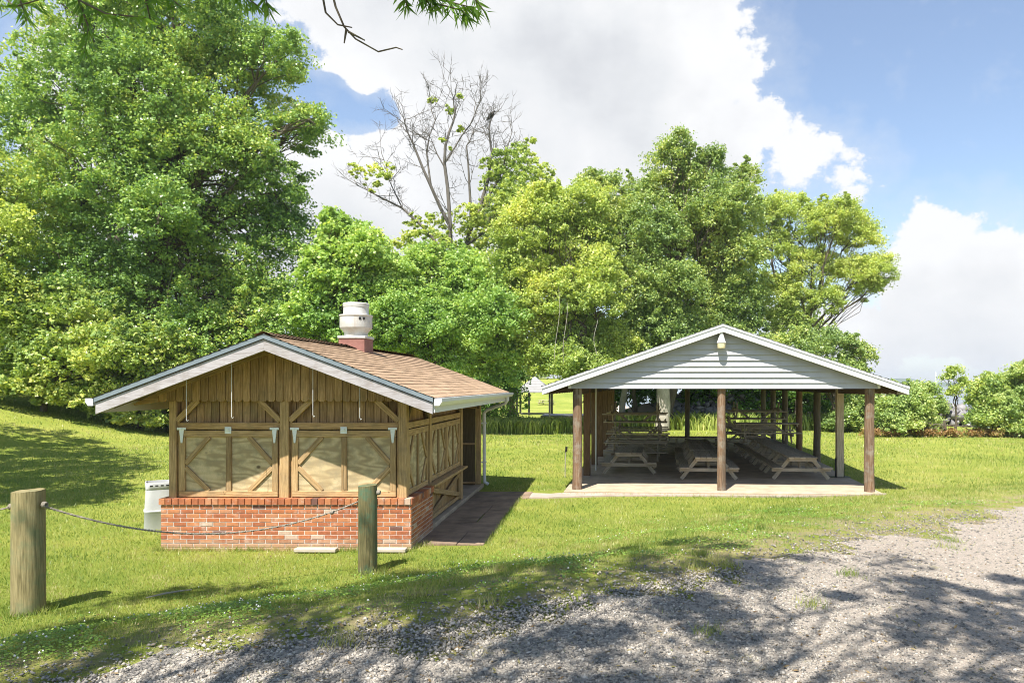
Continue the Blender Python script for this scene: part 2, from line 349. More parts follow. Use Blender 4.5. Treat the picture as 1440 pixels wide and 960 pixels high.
def lawn_mat():
    m, nt, b = newmat('lawn'); L = nt.links
    v = coord(nt)
    big = noise(nt, v, .16, 5, .6); mid = noise(nt, v, 1.3, 6, .65); fine = noise(nt, v, 26, 5, .8)
    c = ramp(nt, big, [(.3, (.20, .255, .045)), (.5, (.28, .315, .06)), (.7, (.37, .375, .095))])
    c = mixc(nt, .7, c, ramp(nt, mid, [(.3, (.68, .82, .6)), (.52, (1, 1, 1)), (.72, (1.18, 1.08, 1.2))]), 'MULTIPLY')
    st = coord(nt, 'Object', (1, 1, 1)); wv = N(nt, 'ShaderNodeTexWave', Scale=.32, Distortion=1.2, Detail=1.0); wv.bands_direction = 'DIAGONAL'; L.new(coord(nt, 'Object', (.35, 1, 0)), wv.inputs['Vector'])
    c = mixc(nt, .22, c, ramp(nt, wv.outputs['Fac'], [(.2, (.75, .85, .7)), (.8, (1.1, 1.05, 1.05))]), 'MULTIPLY')
    c = mixc(nt, .75, c, ramp(nt, fine, [(.3, (.45, .5, .4)), (.62, (1.15, 1.12, 1.1))]), 'MULTIPLY')
    dry = ramp(nt, noise(nt, v, .75, 6, .7), [(.60, (0, 0, 0)), (.72, (1, 1, 1))])
    at = nt.nodes.new('ShaderNodeAttribute'); at.attribute_name = 'wear'
    c = mixc(nt, mathn(nt, 'MULTIPLY', dry, .35), c, (.36, .29, .15))
    worn = mathn(nt, 'MULTIPLY', ramp(nt, noise(nt, v, 2.2, 6, .75), [(.42, (0, 0, 0)), (.58, (1, 1, 1))]), at.outputs['Fac'])
    c = mixc(nt, worn, c, (.34, .265, .17))
    sp = N(nt, 'ShaderNodeSeparateXYZ'); L.new(v, sp.inputs[0])
    sand = mathn(nt, 'MULTIPLY', mathn(nt, 'GREATER_THAN', mathn(nt, 'SUBTRACT', sp.outputs[1], mathn(nt, 'MULTIPLY', mid, 3)), 43), mathn(nt, 'GREATER_THAN', sp.outputs[0], -1.5))
    c = mixc(nt, sand, c, (.52, .43, .35))
    L.new(c, b.inputs['Base Color']); b.inputs['Roughness'].default_value = .95; b.inputs['Specular IOR Level'].default_value = .1
    bump(nt, b, fine, .9, .05); return m
M['lawn'] = lawn_mat()

def gravel_mat():
    m, nt, b = newmat('gravel'); L = nt.links
    v = coord(nt)
    vo = N(nt, 'ShaderNodeTexVoronoi', Scale=42.0); L.new(v, vo.inputs['Vector'])
    vf = N(nt, 'ShaderNodeTexVoronoi', Scale=95.0); L.new(v, vf.inputs['Vector'])
    sepc = N(nt, 'ShaderNodeSeparateColor'); L.new(vo.outputs['Color'], sepc.inputs[0])
    c = ramp(nt, sepc.outputs[0], [(0, (.14, .127, .112)), (.45, (.275, .248, .21)), (.8, (.365, .325, .27)), (1, (.45, .41, .35))])
    sep2 = N(nt, 'ShaderNodeSeparateColor'); L.new(vf.outputs['Color'], sep2.inputs[0])
    c2 = ramp(nt, sep2.outputs[0], [(0, (.235, .197, .157)), (.5, (.32, .272, .222)), (1, (.41, .36, .305))])
    at = nt.nodes.new('ShaderNodeAttribute'); at.attribute_name = 'wear'
    f = mathn(nt, 'ADD', at.outputs['Fac'], mathn(nt, 'MULTIPLY_ADD', noise(nt, v, .7, 5, .65), 1.2, -.6), clamp=True)
    c = mixc(nt, f, c, c2)
    dust = ramp(nt, noise(nt, v, .9, 6, .7), [(.48, (0, 0, 0)), (.66, (1, 1, 1))]); c = mixc(nt, mathn(nt, 'MULTIPLY', dust, .5), c, (.27, .228, .182))
    gr = ramp(nt, noise(nt, v, 1.7, 6, .75), [(.61, (0, 0, 0)), (.70, (1, 1, 1))]); c = mixc(nt, mathn(nt, 'MULTIPLY', gr, .45), c, (.24, .235, .08))
    L.new(c, b.inputs['Base Color']); b.inputs['Roughness'].default_value = .95; b.inputs['Specular IOR Level'].default_value = .2
    bump(nt, b, mathn(nt, 'ADD', vo.outputs['Distance'], mathn(nt, 'MULTIPLY', vf.outputs['Distance'], .6)), .9, .012); return m
M['gravel'] = gravel_mat()
def stone_mat():
    m, nt, b = newmat('stone'); geo = nt.nodes.new('ShaderNodeNewGeometry')
    c = ramp(nt, geo.outputs['Random Per Island'], [(0, (.095, .089, .08)), (.35, (.22, .20, .175)), (.65, (.31, .28, .238)), (.88, (.39, .345, .285)), (1, (.52, .475, .41))])
    nt.links.new(c, b.inputs['Base Color']); b.inputs['Roughness'].default_value = .85; return m
M['stone'] = stone_mat()
def water_mat():
    m, nt, b = newmat('water'); b.inputs['Base Color'].default_value = (.16, .19, .21, 1); b.inputs['Roughness'].default_value = .22
    bump(nt, b, noise(nt, coord(nt, 'Object', (.5, 2, 1)), 1.2, 4, .6), .35, .08); return m
M['water'] = water_mat()
M['hills'] = plain('hills', (.06, .09, .055), (.10, .14, .08), .02, .95)

stained(M['vent_white'], (.38, .28, .18), .55); stained(M['vinyl'], (.36, .34, .27), .5, (2.2, 2.2, 1.2)); stained(M['white_paint'], (.40, .37, .31), .35, (3, 3, 3)); stained(M['barrel'], (.42, .40, .34), .4, (6, 6, 1.5)); stained(M['concrete'], (.30, .265, .22), .4, (.7, .7, 1), .45, .7)
stained(M['log_post'], (.085, .07, .055), .7, (5, 5, .5), .45, .65)
# ------------------------------------------------------------------ camera, sun, sky
cam = bpy.data.cameras.new('camera'); co = bpy.data.objects.new('camera', cam); COL.objects.link(co)
co.location = (0, 0, ZC); co.rotation_euler = (math.radians(90), 0, 0)
cam.sensor_width = 36; cam.lens = F/1440*36; cam.shift_x = -(CX-720)/1440; cam.shift_y = (CY-480)/1440
cam.clip_start = .05; cam.clip_end = 8000; scene.camera = co
EXPO = 1.05; SKYMUL = .84; CLOUD = 8.1
SUN = Vector((.20, .53, -1)).normalized()
sl = bpy.data.lights.new('sun', 'SUN'); sl.energy = 5.0; sl.angle = math.radians(.53); sl.color = (1, .955, .88)
so = bpy.data.objects.new('sun', sl); COL.objects.link(so); so.rotation_mode = 'QUATERNION'; so.rotation_quaternion = SUN.to_track_quat('-Z', 'Y'); so.location = (0, 0, 60)
w = bpy.data.worlds.new('World'); scene.world = w; w.use_nodes = True; nt = w.node_tree; L = nt.links
bg = nt.nodes['Background']; bg.inputs['Strength'].default_value = .12
sky = nt.nodes.new('ShaderNodeTexSky'); sky.sky_type = 'NISHITA'; sky.sun_disc = False
sky.sun_elevation = math.asin(-SUN.z); sky.sun_rotation = math.atan2(-SUN.x, -SUN.y); sky.air_density = 1.0; sky.dust_density = .6; sky.ozone_density = 1.5
tc = nt.nodes.new('ShaderNodeTexCoord'); sep = nt.nodes.new('ShaderNodeSeparateXYZ'); L.new(tc.outputs['Generated'], sep.inputs[0])
az = mathn(nt, 'ARCTAN2', sep.outputs[0], sep.outputs[1]); el = mathn(nt, 'ARCSINE', sep.outputs[2])
comb = nt.nodes.new('ShaderNodeCombineXYZ'); L.new(az, comb.inputs[0]); L.new(mathn(nt, 'MULTIPLY', el, 1.25), comb.inputs[1])
n1 = noise(nt, comb.outputs[0], 5.5, 9, .58); n2 = noise(nt, comb.outputs[0], 3.6, 7, .55)
nwarp = noise(nt, comb.outputs[0], 15, 9, .66)
def azel(px, py):
    a = math.atan2(px-CX, F); return a, math.atan2((CY-py)*math.cos(a), F)
# cumulus banks: (photo x, y, half width, half height) of each, as directions of the sky
BANKS = [(760, 60, 300, 215), (600, 30, 200, 130), (900, 90, 165, 150), (480, 10, 110, 62), (700, 260, 260, 140), (990, 85, 78, 70), (1035, 190, 75, 55), (1115, 225, 60, 45), (1185, 250, 32, 27),
         (960, 230, 130, 110), (480, 300, 120, 130), (330, 330, 190, 120), (530, 215, 48, 48), (150, 200, 150, 190),
         (1400, 400, 235, 100), (1300, 380, 85, 75), (1500, 370, 150, 80), (1230, 470, 180, 60), (1500, 480, 220, 70), (1800, 420, 300, 90), (2300, 250, 300, 200), (-500, 200, 350, 250)]
HOLES = [(500, 158, 80, 30), (425, 118, 22, 36), (545, 145, 30, 38), (465, 135, 40, 32)]
def blob(px, py, rx, ry):
    a, e = azel(px, py); ra = rx/F*math.cos(a)**2; re = ry/F*math.cos(a)
    u = mathn(nt, 'MULTIPLY', mathn(nt, 'SUBTRACT', az, a), 1/ra); v = mathn(nt, 'MULTIPLY', mathn(nt, 'SUBTRACT', el, e), 1/re)
    r = mathn(nt, 'SQRT', mathn(nt, 'ADD', mathn(nt, 'MULTIPLY', u, u), mathn(nt, 'MULTIPLY', v, v)))
    return mathn(nt, 'MULTIPLY', mathn(nt, 'SUBTRACT', 1.0, r), min(ra, re)*8)
D = None
for bk in BANKS:
    q = blob(*bk)
    if D is None: D = q
    else:
        D = mathn(nt, 'SMOOTH_MAX', D, q, .08)
for hk in HOLES:
    D = mathn(nt, 'SUBTRACT', D, mathn(nt, 'MULTIPLY', mathn(nt, 'MAXIMUM', blob(*hk), 0), 3.2))
D = mathn(nt, 'MAXIMUM', D, -.45)
dens = mathn(nt, 'ADD', D, mathn(nt, 'ADD', mathn(nt, 'MULTIPLY_ADD', n1, 1.1, -.55), mathn(nt, 'MULTIPLY_ADD', nwarp, .85, -.425)))
mr = nt.nodes.new('ShaderNodeMapRange'); mr.interpolation_type = 'SMOOTHSTEP'; L.new(dens, mr.inputs[0]); mr.inputs[1].default_value = 0; mr.inputs[2].default_value = .10
thick = mathn(nt, 'MULTIPLY', mathn(nt, 'ADD', mathn(nt, 'MULTIPLY', dens, .5), mathn(nt, 'MULTIPLY_ADD', n2, 3.6, -1.7)), 1.0, clamp=True)
ccol = mixc(nt, 1.0, ramp(nt, thick, [(.0, (.50, .505, .515)), (.28, (.465, .47, .48)), (.6, (.425, .435, .45)), (1, (.37, .38, .40))]), (CLOUD, CLOUD, CLOUD), 'MULTIPLY')
skyc = mixc(nt, 1.0, sky.outputs[0], (SKYMUL, SKYMUL, SKYMUL), 'MULTIPLY')
skyc = mixc(nt, .08, skyc, (4.0, 4.1, 4.3))
hzf = nt.nodes.new('ShaderNodeMapRange'); L.new(el, hzf.inputs[0]); hzf.inputs[1].default_value = .18; hzf.inputs[2].default_value = -.02; hzf.inputs[3].default_value = 0; hzf.inputs[4].default_value = .55
skyc = mixc(nt, hzf.outputs[0], skyc, (3.2, 3.5, 3.95))
veil = nt.nodes.new('ShaderNodeMapRange'); L.new(mathn(nt, 'ADD', D, mathn(nt, 'MULTIPLY_ADD', nwarp, 1.3, -.62)), veil.inputs[0]); veil.inputs[1].default_value = -.35; veil.inputs[2].default_value = .25; veil.inputs[4].default_value = .45
skyc = mixc(nt, veil.outputs[0], skyc, (3.3, 3.5, 3.8))
L.new(mixc(nt, mr.outputs[0], skyc, ccol), bg.inputs['Color'])
vs = scene.view_settings; scene.display_settings.display_device = 'sRGB'; vs.view_transform = 'Standard'; vs.look = 'None'; vs.exposure = EXPO; vs.gamma = 1; vs.use_curve_mapping = False
scene.render.engine = 'CYCLES'; scene.cycles.max_bounces = 8; scene.cycles.diffuse_bounces = 6; scene.cycles.transmission_bounces = 4; scene.cycles.caustics_reflective = False; scene.cycles.caustics_refractive = False
scene.cycles.use_denoising = True; scene.cycles.filter_width = 1.0
# ------------------------------------------------------------------ cook-out stand (brick and wood, shingled roof)
SX, SY = -4.815, 11.29
st = empty('food_stand', (SX, SY, 0), 'closed wooden food stand with red brick counter and brown shingle roof', 'stand')
HW, DEP = 1.895, 6.95
RH, ROV, RY0, RY1, ZR, ZE = 2.385, .49, -.73, 7.55, 3.23, 2.33       # roof half width, front edge, back edge, ridge and eave height
PITCH = (ZR-ZE)/RH
# bricks: one wall of individual bricks round the front and both returns
bk = MB(); mo = MB()
BL, BH, MJ = .198, .0645, .0095
def course(x0, x1, z, fixed, axis, off, depth):
    p = x0-off
    while p < x1-.005:
        a, b_ = max(p, x0), min(p+BL-MJ, x1)
        if b_-a > .02:
            j = random.uniform(-.0015, .0015)
            if axis == 'x': bk.box(a, b_, fixed+j, fixed+depth, z, z+BH-MJ, 0)
            elif axis == 'y': bk.box(fixed-depth, fixed+j, a, b_, z, z+BH-MJ, 1)
            else: bk.box(fixed+j, fixed+depth, a, b_, z, z+BH-MJ, 1)
        p += BL
for k in range(11):
    z = -.02+k*BH; o = (k % 2)*BL/2
    course(-HW, HW, z, 0, 'x', o, .09)
    course(.093, 1.41, z, HW, 'y', o+.05, .09); course(.093, 1.41, z, -HW, 'z', o+.05, .09)
zt = -.02+11*BH
p = -HW-.02
while p < HW+.01:
    bk.box(p, min(p+.0905, HW+.02), -.022, .20, zt, zt+.095, 1); p += .1003
p = .205
while p < 1.40:
    bk.box(HW-.2, HW+.022, p, p+.0905, zt, zt+.095, 0); bk.box(-HW-.022, -HW+.2, p, p+.0905, zt, zt+.095, 0); p += .1003
wall = bk.build('brick_counter', M['brick'], st, bevel=.004)
mo.box(-HW+.006, HW-.006, .006, .2, -.3, zt+.085); mo.box(HW-.2, HW-.006, .201, 1.405, -.3, zt+.085); mo.box(-HW+.006, -HW+.2, .201, 1.405, -.3, zt+.085)
mo.build('mortar_bed', M['mortar'], wall)
CT = zt+.095
# posts
def post(x0, x1, y0, y1, z0, z1, mat='stand_frame'): return MB().box(x0, x1, y0, y1, z0, z1, 2).build('post', M[mat], st, bevel=.006)
post(-1.80, -1.69, .05, .17, CT, 2.46); post(-.115, .022, .04, .17, CT, 3.0); post(1.685, 1.81, .05, .18, CT, 2.46)
SIDE = [(1.58, 1.70), (4.35, 4.50), (6.78, 6.92)]
post(1.69, 1.81, *SIDE[0], 0.12, 2.5); post(1.69, 1.82, *SIDE[1], .1, 2.5); post(1.69, 1.81, *SIDE[2], .1, 2.5)
for y0, y1 in SIDE: post(-1.81, -1.69, y0, y1, 0.05, 2.5)
# plates, headers and knee braces
hd = MB()
hd.box(-1.688, -.118, .07, .15, 1.825, 1.925, 0); hd.box(.025, 1.682, .07, .15, 1.825, 1.925, 0)
hd.build('header_beam', M['stand_wood'], st, bevel=.005)
hs = MB(); hs.box(1.70, 1.80, .185, 1.575, 1.825, 1.925, 1); hs.box(1.70, 1.80, 1.705, 4.345, 1.825, 1.925, 1); hs.build('header_beam', M['stand_frame'], st, bevel=.005)
for (xa, za, xb, zb) in ((-1.69, 1.95, -1.37, 2.27), (-.115, 1.95, -.44, 2.27), (.022, 1.95, .35, 2.27), (1.685, 1.95, 1.32, 2.29)):
    MB().bar((xa, .08, za), (xb, .08, zb), .05, .085, (1 if xb < xa else -1, 0, 1)).build('knee_brace', M['stand_frame'], st, bevel=.005)
for (ya, yb) in ((.18, .52), (1.58, 1.25), (1.70, 2.1), (4.35, 3.95), (6.78, 6.45)):
    MB().bar((1.77, ya, 1.95), (1.77, yb, 2.29), .05, .085, (0, 1 if yb < ya else -1, 1)).build('knee_brace', M['stand_dark'], st, bevel=.005)
# recessed boards over the shutters
def boards_x(x0, x1, y, zb, ztop, wdt, mat, name, thick=.02, round_=0):
    mb = MB(); x = x0
    while x < x1-.01:
        a, b_ = x+.004, min(x+wdt-.004, x1)
        j = random.uniform(-.003, .003)
        zt0, zt1 = ztop(a), ztop(b_)
        if round_: poly = [(a+.028, zb), (b_-.028, zb), (b_, zb+.032), (b_, zt1), (a, zt0), (a, zb+.032)]
        else: poly = [(a, zb), (b_, zb), (b_, zt1), (a, zt0)]
        if a < SPL < b_: poly = [q for q in poly[:-2]]+[(b_, zt1), (SPL, ztop(SPL)), (a, zt0)] if not round_ else [(a+.028, zb), (b_-.028, zb), (b_, zb+.032), (b_, zt1), (SPL, ztop(SPL)), (a, zt0), (a, zb+.032)]
        mb.prism(poly, 'y', y+j, y+thick+j); x += wdt
    return mb.build(name, M[mat], st, bevel=.003)
SPL = 0.0
under = lambda x: ZR-.11-abs(x)*PITCH
boards_x(-1.688, 1.68, .175, 1.9, lambda x: 2.4, .118, 'stand_wood', 'upper_wall')
boards_x(-1.93, 1.93, .0, 2.245, under, .1265, 'stand_wood', 'gable_boards', .022, 1)
# barge trim under the rake over the boards
tr = MB()
for s in (-1, 1): tr.bar((0, -.012, under(0)-.02), (s*1.95, -.012, under(1.95)-.02), .02, .07, (0, 0, 1))
tr.build('gable_trim', M['stand_frame'], st)
# side walls: boards over shutters
def boards_y(x, y0, y1, zb, ztp, wdt, mat, name):
    mb = MB(); y = y0
    while y < y1-.01:
        mb.box(x-.01, x+.01, y+.004, min(y+wdt-.004, y1), zb, ztp, 2); y += wdt
    return mb.build(name, M[mat], st, bevel=.003)
boards_y(1.70, .19, 4.34, 1.9, 2.52, .125, 'stand_wood', 'upper_wall')
boards_y(-1.75, .18, 6.9, .05, 2.5, .14, 'stand_wood', 'side_wall')
MB().prism([(-1.68, .05), (1.34, .05), (1.34, 2.5), (0, 3.0), (-1.68, 2.4)], 'y', 6.86, 6.9).build('back_wall', M['stand_dark'], st)
# shutters
def shutter_parts(w, h, hinges=True):
    """a framed plywood shutter w by h with its lower left corner at the origin, facing -y; returns list of (name, MB, mat, children)"""
    fr = MB(); sw = .088
    fr.box(0, w, -.03, 0, 0, .088, 0); fr.box(0, w, -.03, 0, h-.10, h, 0)
    fr.box(0, sw, -.028, 0, .09, h-.102, 2); fr.box(w-sw, w, -.028, 0, .09, h-.102, 2)
    fr.box(w/2-.04, w/2+.04, -.027, 0, .09, h-.102, 2)
    mid = h*.47
    for s in (0, 1):
        X = lambda v: v if s == 0 else w-v
        d = .36 if w > 1.3 else min(.3, w*.24)
        for (za, zb_) in ((mid+.03, h-.10), (mid-.03, .09)):
            a, b_ = (X(sw), -.012, za), (X(sw+d), -.012, zb_)
            fr.bar(a, b_, .024, .072, (0, 0, 1))
    out = fr
    ply = MB().box(.01, w-.01, .001, .014, .02, h-.02, 0)
    return out, ply
def make_shutter(w, h, loc, rz, hardware=True):
    fr, ply = shutter_parts(w, h)
    o = ply.build('shutter', M['plywood'], st); o.location = loc; o.rotation_euler = (0, 0, rz)
    fr.build('shutter_frame', M['stand_frame'], o, bevel=.004)
    if hardware:
        for x in (.045, w-.045):
            hb = MB(); hb.box(x-.068, x+.068, -.050, -.036, h+.008, h+.045, 0); hb.prism([(x-.036, h+.012), (x+.036, h+.012), (x+.013, h-.19), (x-.013, h-.19)][::-1], 'y', -.046, -.0345)
            for q in (-.045, 0, .045): hb.tube([(x+q, -.054, h+.026), (x+q, -.049, h+.026)], .008, 6)
            hb.build('strap_hinge', M['galv'], o, bevel=.002)
        lt = MB(); lt.box(w/2-.05, w/2+.05, -.043, -.0345, h-.05, h+.055, 0); lt.box(w/2-.03, w/2+.02, -.058, -.044, h-.01, h+.03, 0); lt.build('latch', M['galv'], o, bevel=.003)
    return o
SH, SZ = 1.012, CT+.012
make_shutter(1.50, SH, (-1.655, .095, SZ), 0); make_shutter(1.58, SH, (.062, .095, SZ), 0)
for x in (-1.672, -.135, .042, 1.664): MB().box(x-.014, x+.014, .09, .14, CT, 1.82, 2).build('jamb', M['stand_wood'], st)
make_shutter(1.30, SH, (1.765, .22, SZ), math.pi/2, False); make_shutter(1.27, .98, (1.765, 1.74, SZ+.02), math.pi/2, False); make_shutter(1.27, .98, (1.765, 3.05, SZ+.02), math.pi/2, False)
# serving ledge and half door with a cross brace
MB().box(1.72, 1.93, 1.44, 4.46, .755, .80, 1).build('serving_ledge', M['stand_frame'], st, bevel=.006)
hdoor = boards_y(1.74, 1.71, 4.34, .14, .75, .14, 'stand_wood', 'half_door')
fd = MB(); fd.box(1.755, 1.80, 1.705, 4.345, .665, .75, 1); fd.box(1.755, 1.80, 1.705, 4.345, .14, .21, 1); fd.box(1.756, 1.80, 1.705, 1.80, .212, .663, 2); fd.box(1.756, 1.80, 4.25, 4.345, .212, .663, 2)
fd.bar((1.79, 1.82, .23), (1.79, 4.22, .65), .03, .09, (0, 0, 1)); fd.bar((1.812, 1.82, .65), (1.812, 4.22, .23), .03, .09, (0, 0, 1))
fd.build('cross_brace', M['stand_frame'], hdoor, bevel=.005)
# recessed alcove at the back corner with dark panels
al = MB().box(.9, 1.69, 6.74, 6.775, .09, 2.4, 2)
al.build('alcove_panel', M['stand_dark'], st)
MB().box(.88, .9, 4.5, 6.74, .09, 2.4, 1).build('alcove_panel', M['stand_dark'], st)
for z in (.12, 1.06, 1.93): MB().box(.9, 1.688, 6.69, 6.738, z, z+.045, 0).build('alcove_rail', M['stand_wood'], st)
MB().box(1.0, 1.86, 1.42, 7.05, -.25, .085, 1).build('threshold', M['concrete'], st, bevel=.01)
# roof: sheathing, shingle courses, ridge cap
sh = MB()
for s in (-1, 1):
    poly = [(0, ZR-.035), (0, ZR-.075), (s*RH, ZE-.075), (s*RH, ZE-.035)]
    sh.prism(poly if s < 0 else poly[::-1], 'y', RY0+.01, RY1)
roof = sh.build('roof', M['soffit'], st)
cs = MB(); NC = 19; SL = math.hypot(RH, ZR-ZE); ey = .14
for s in (-1, 1):
    for k in range(NC):
        t0, t1 = k/NC, min((k+1.25)/NC, 1)
        xa, za = s*(RH+.03)*(1-t0), ZE+(ZR-ZE)*t0-.012*(1-t0); xb, zb = s*(RH+.03)*(1-t1), ZE+(ZR-ZE)*t1
        b = len(cs.v); off = (k*.37) % .3
        n = 28
        for i in range(n+1):
            y = RY0-.03+(RY1+.03-RY0)*i/n; w_ = random.uniform(-.002, .003)
            cs.v += [(xa, y, za+.004+w_), (xb, y, zb-.014), (xa, y, za-.012)]
        for i in range(n):
            a = b+i*3; y0 = (RY1-RY0)*i/n; y1 = (RY1-RY0)*(i+1)/n; u = [(y0+off, .02+k*.4), (y1+off, .02+k*.4), (y1+off, .36+k*.4), (y0+off, .36+k*.4)]
            f1 = (a, a+3, a+4, a+1); f2 = (a+2, a+5, a+3, a)
            if s > 0: cs.face(f1, u); cs.face(f2, [(q[0], .1) for q in u])
            else: cs.face(f1[::-1], u[::-1]); cs.face(f2[::-1], [(q[0], .1) for q in u])
cs.build('shingles', M['shingle'], roof)
rc = MB(); y = RY0-.03
while y < RY1-.05:
    for s in (-1, 1):
        b = len(rc.v); y1 = min(y+.3, RY1+.03); zz = .016
        rc.v += [(0, y, ZR+.014+zz), (0, y1, ZR+.006), (s*.14, y1, ZR+.006-.14*PITCH), (s*.14, y, ZR+.012+zz-.14*PITCH)]
        f = (b, b+1, b+2, b+3); u = [(y, .05), (y1, .05), (y1, .2), (y, .2)]
        rc.face(f if s < 0 else f[::-1], u if s < 0 else u[::-1])
    y += .24
rc.build('ridge_cap', M['shingle'], roof)
# rafters visible in the overhang
for s in (-1, 1):
    for yy in (-.42, 7.2): MB().bar((s*.02, yy, ZR-.13), (s*RH*.98, yy, ZE-.13+.02*PITCH), .04, .1).build('rafter', M['soffit'], st)
# rake boards with grey upper moulding
for y, nm in ((RY0, 'rake_board'),):
    for s in (-1, 1):
        poly = [(0, ZR-.085), (s*RH, ZE-.085), (s*RH, ZE-.245), (0, ZR-.245)]
        MB().prism(poly if s < 0 else poly[::-1], 'y', y, y+.03, 1).build('rake_board', M['white_board'], st, bevel=.003)
        poly = [(0, ZR-.01), (s*(RH+.01), ZE-.01), (s*(RH+.01), ZE-.075), (0, ZR-.075)]
        MB().prism(poly if s < 0 else poly[::-1], 'y', y-.022, y+.03).build('rake_moulding', M['grey_trim'], st)
# eave returns (boxed ends of the overhang)
for s in (-1, 1):
    poly = [(s*1.93, 2.245), (s*2.30, ZE-.14), (s*2.30, ZE-.115), (s*1.93, under(1.93))]
    MB().prism(poly if s > 0 else poly[::-1], 'y', .0, .03, 1).build('eave_return', M['stand_wood'], st)
# fascia, gutter and downspout
for s in (-1, 1):
    MB().box(s*RH-.012+(.012*s), s*RH+.012+(.012*s), RY0+.035, RY1, ZE-.225, ZE-.03, 1).build('fascia', M['white_paint'], st)
    prof = [(s*(RH+.027), ZE-.02), (s*(RH+.027), ZE-.125), (s*(RH+.095), ZE-.125), (s*(RH+.135), ZE-.07), (s*(RH+.135), ZE-.02), (s*(RH+.122), ZE-.02), (s*(RH+.122), ZE-.068), (s*(RH+.09), ZE-.112), (s*(RH+.04), ZE-.112), (s*(RH+.04), ZE-.02)]
    g = MB(); g.prism(prof if s < 0 else prof[::-1], 'y', RY0-.01, RY1)
    cap = [(s*(RH+.027), ZE-.02), (s*(RH+.027), ZE-.125), (s*(RH+.095), ZE-.125), (s*(RH+.135), ZE-.07), (s*(RH+.135), ZE-.02)]
    g.prism(cap if s < 0 else cap[::-1], 'y', RY0-.016, RY0-.0105); g.build('gutter', M['white_paint'], st)
dg = MB(); dg.tube([(RH+.08, 6.75, ZE-.11), (RH+.08, 6.75, ZE-.2), (RH+.03, 6.80, ZE-.27), (1.95, 6.97, ZE-.44), (1.875, 6.98, ZE-.52), (1.875, 6.98, .30), (1.89, 6.98, .12), (1.98, 6.98, .07)], .042, 8)
ds = dg.build('downspout', M['white_paint'], st, smooth=True)
for z in (1.55, .6): MB().box(1.81, 1.925, 6.93, 7.03, z, z+.03).build('strap', M['white_paint'], ds)
# hook rods hanging from the overhang
for px, ya, yb in ((262, 531, 592), (325.5, 511, 588), (440, 545, 586), (506, 565, 590)):
    X = (px-CX)/F*10.75-SX; z0 = ZC-(yb-CY)/F*10.75
    zt_ = ZR-.09-abs(X)*PITCH
    rd = MB(); rd.tube([(X, -.54, zt_), (X, -.54, z0+.03), (X+.012, -.54, z0), (X+.03, -.54, z0+.015)], .0032, 6); rd.build('hook_rod', M['galv'], st, smooth=True)
    if zt_ > z0+.5: MB().box(X-.10, X+.10, -.58, -.50, zt_-.012, zt_+.012, 0).build('hook_block', M['stand_frame'], st)
# roof ventilator: curb, flange, cowl
vx, vy = .045, 3.05
vent = MB().box(vx-.245, vx+.245, vy-.26, vy+.27, ZR-.25, 3.375).build('ventilator', M['vent_curb'], st, bevel=.006)
MB().prism([(vx-.262, vy-.277), (vx+.262, vy-.277), (vx+.262, vy+.287), (vx-.262, vy+.287)], 'z', 3.377, 3.43).build('flange', M['vent_white'], vent, bevel=.008)
MB().lathe([(0.219, 3.43), (0.219, 3.49), (0.237, 3.52), (0.296, 3.585), (0.299, 3.60), (0.299, 3.80), (0.312, 3.815), (0.312, 3.835), (0.240, 3.845), (0.233, 3.86), (0.233, 3.985), (0.240, 3.99), (0.244, 4.05), (0.228, 4.065), (0.000, 4.07)], (vx, vy, 0), 40).build('cowl', M['vent_white'], vent, smooth=True)
hl = MB()
for a in (-58, -44):
    t = math.radians(a); c = Vector((vx+.296*math.cos(t), vy+.296*math.sin(t), 3.755)); d = Vector((math.cos(t), math.sin(t), 0)); hl.tube([c, c+d*.010], .026, 10)
hl.build('knockout_hole', M['dark_hole'], vent)
# ------------------------------------------------------------------ picnic pavilion
PX, PY, PZ, PA = 2.69, 17.16, .08, -math.atan2(65, F)
pv = empty('picnic_pavilion', (PX, PY, PZ), 'open picnic pavilion with white sided gable on round log posts', 'pavilion', rz=PA)
PW, PL, BAY, NB = 3.33, 16.0, 16/6, 6
RHP, ZRP, ZEP, FO = 4.09, 3.80, 2.39, .37
PP = (ZRP-ZEP)/RHP
def PVW(x, y, z=0):
    c, s = math.cos(PA), math.sin(PA); return Vector((PX+x*c-y*s, PY+x*s+y*c, PZ+z))
sl_ = MB(); sl_.box(-PW-.28, PW+.24, -.30, PL+.3, -.35, 0, 1); sl_.build('floor_slab', M['concrete'], pv, bevel=.015)
def logpost(x, y, r, mat='log_post'):
    pts = [(x+random.uniform(-.008, .008), y+random.uniform(-.006, .006), z) for z in (0, .3, .7, 1.1, 1.5, 1.9, 2.36)]
    return MB().tube(pts, [r*1.03, r*1.02, r, r*.99, r*.985, r*.97, r*.96], 14, jit=.04).build('post', M[mat], pv, smooth=True)
logpost(-PW, 0, .112); logpost(PW, 0, .112); logpost(0.0, -.02, .098)
for k in range(1, NB+1):
    y = k*BAY
    if k == 1:
        o = MB().box(PW-.09, PW+.09, y-.09, y+.09, 0.01, 2.36, 2).build('post', M['table_wood'], pv, bevel=.006)
        bp = MB(); bp.box(PW-.24, PW+.26, y-.16, y+.16, .001, .012); bp.box(PW-.112, PW-.093, y-.05, y+.05, .013, .5, 2); bp.box(PW+.093, PW+.112, y-.05, y+.05, .013, .5, 2); bp.build('post_bracket', M['iron'], o)
    else: logpost(PW, y, .105 if k < 4 else .11, 'bark' if k != 3 else 'square_post')
    MB().box(-PW-.09, -PW+.09, y-.09, y+.09, 0, 2.36, 2).build('post', M['square_post'], pv, bevel=.008)
logpost(0, PL, .11, 'bark')
MB().tube([(-PW+.17, BAY*1.35, .02), (-PW+.17, BAY*1.35, 2.35)], .022, 8).build('conduit', M['white_paint'], pv, smooth=True)
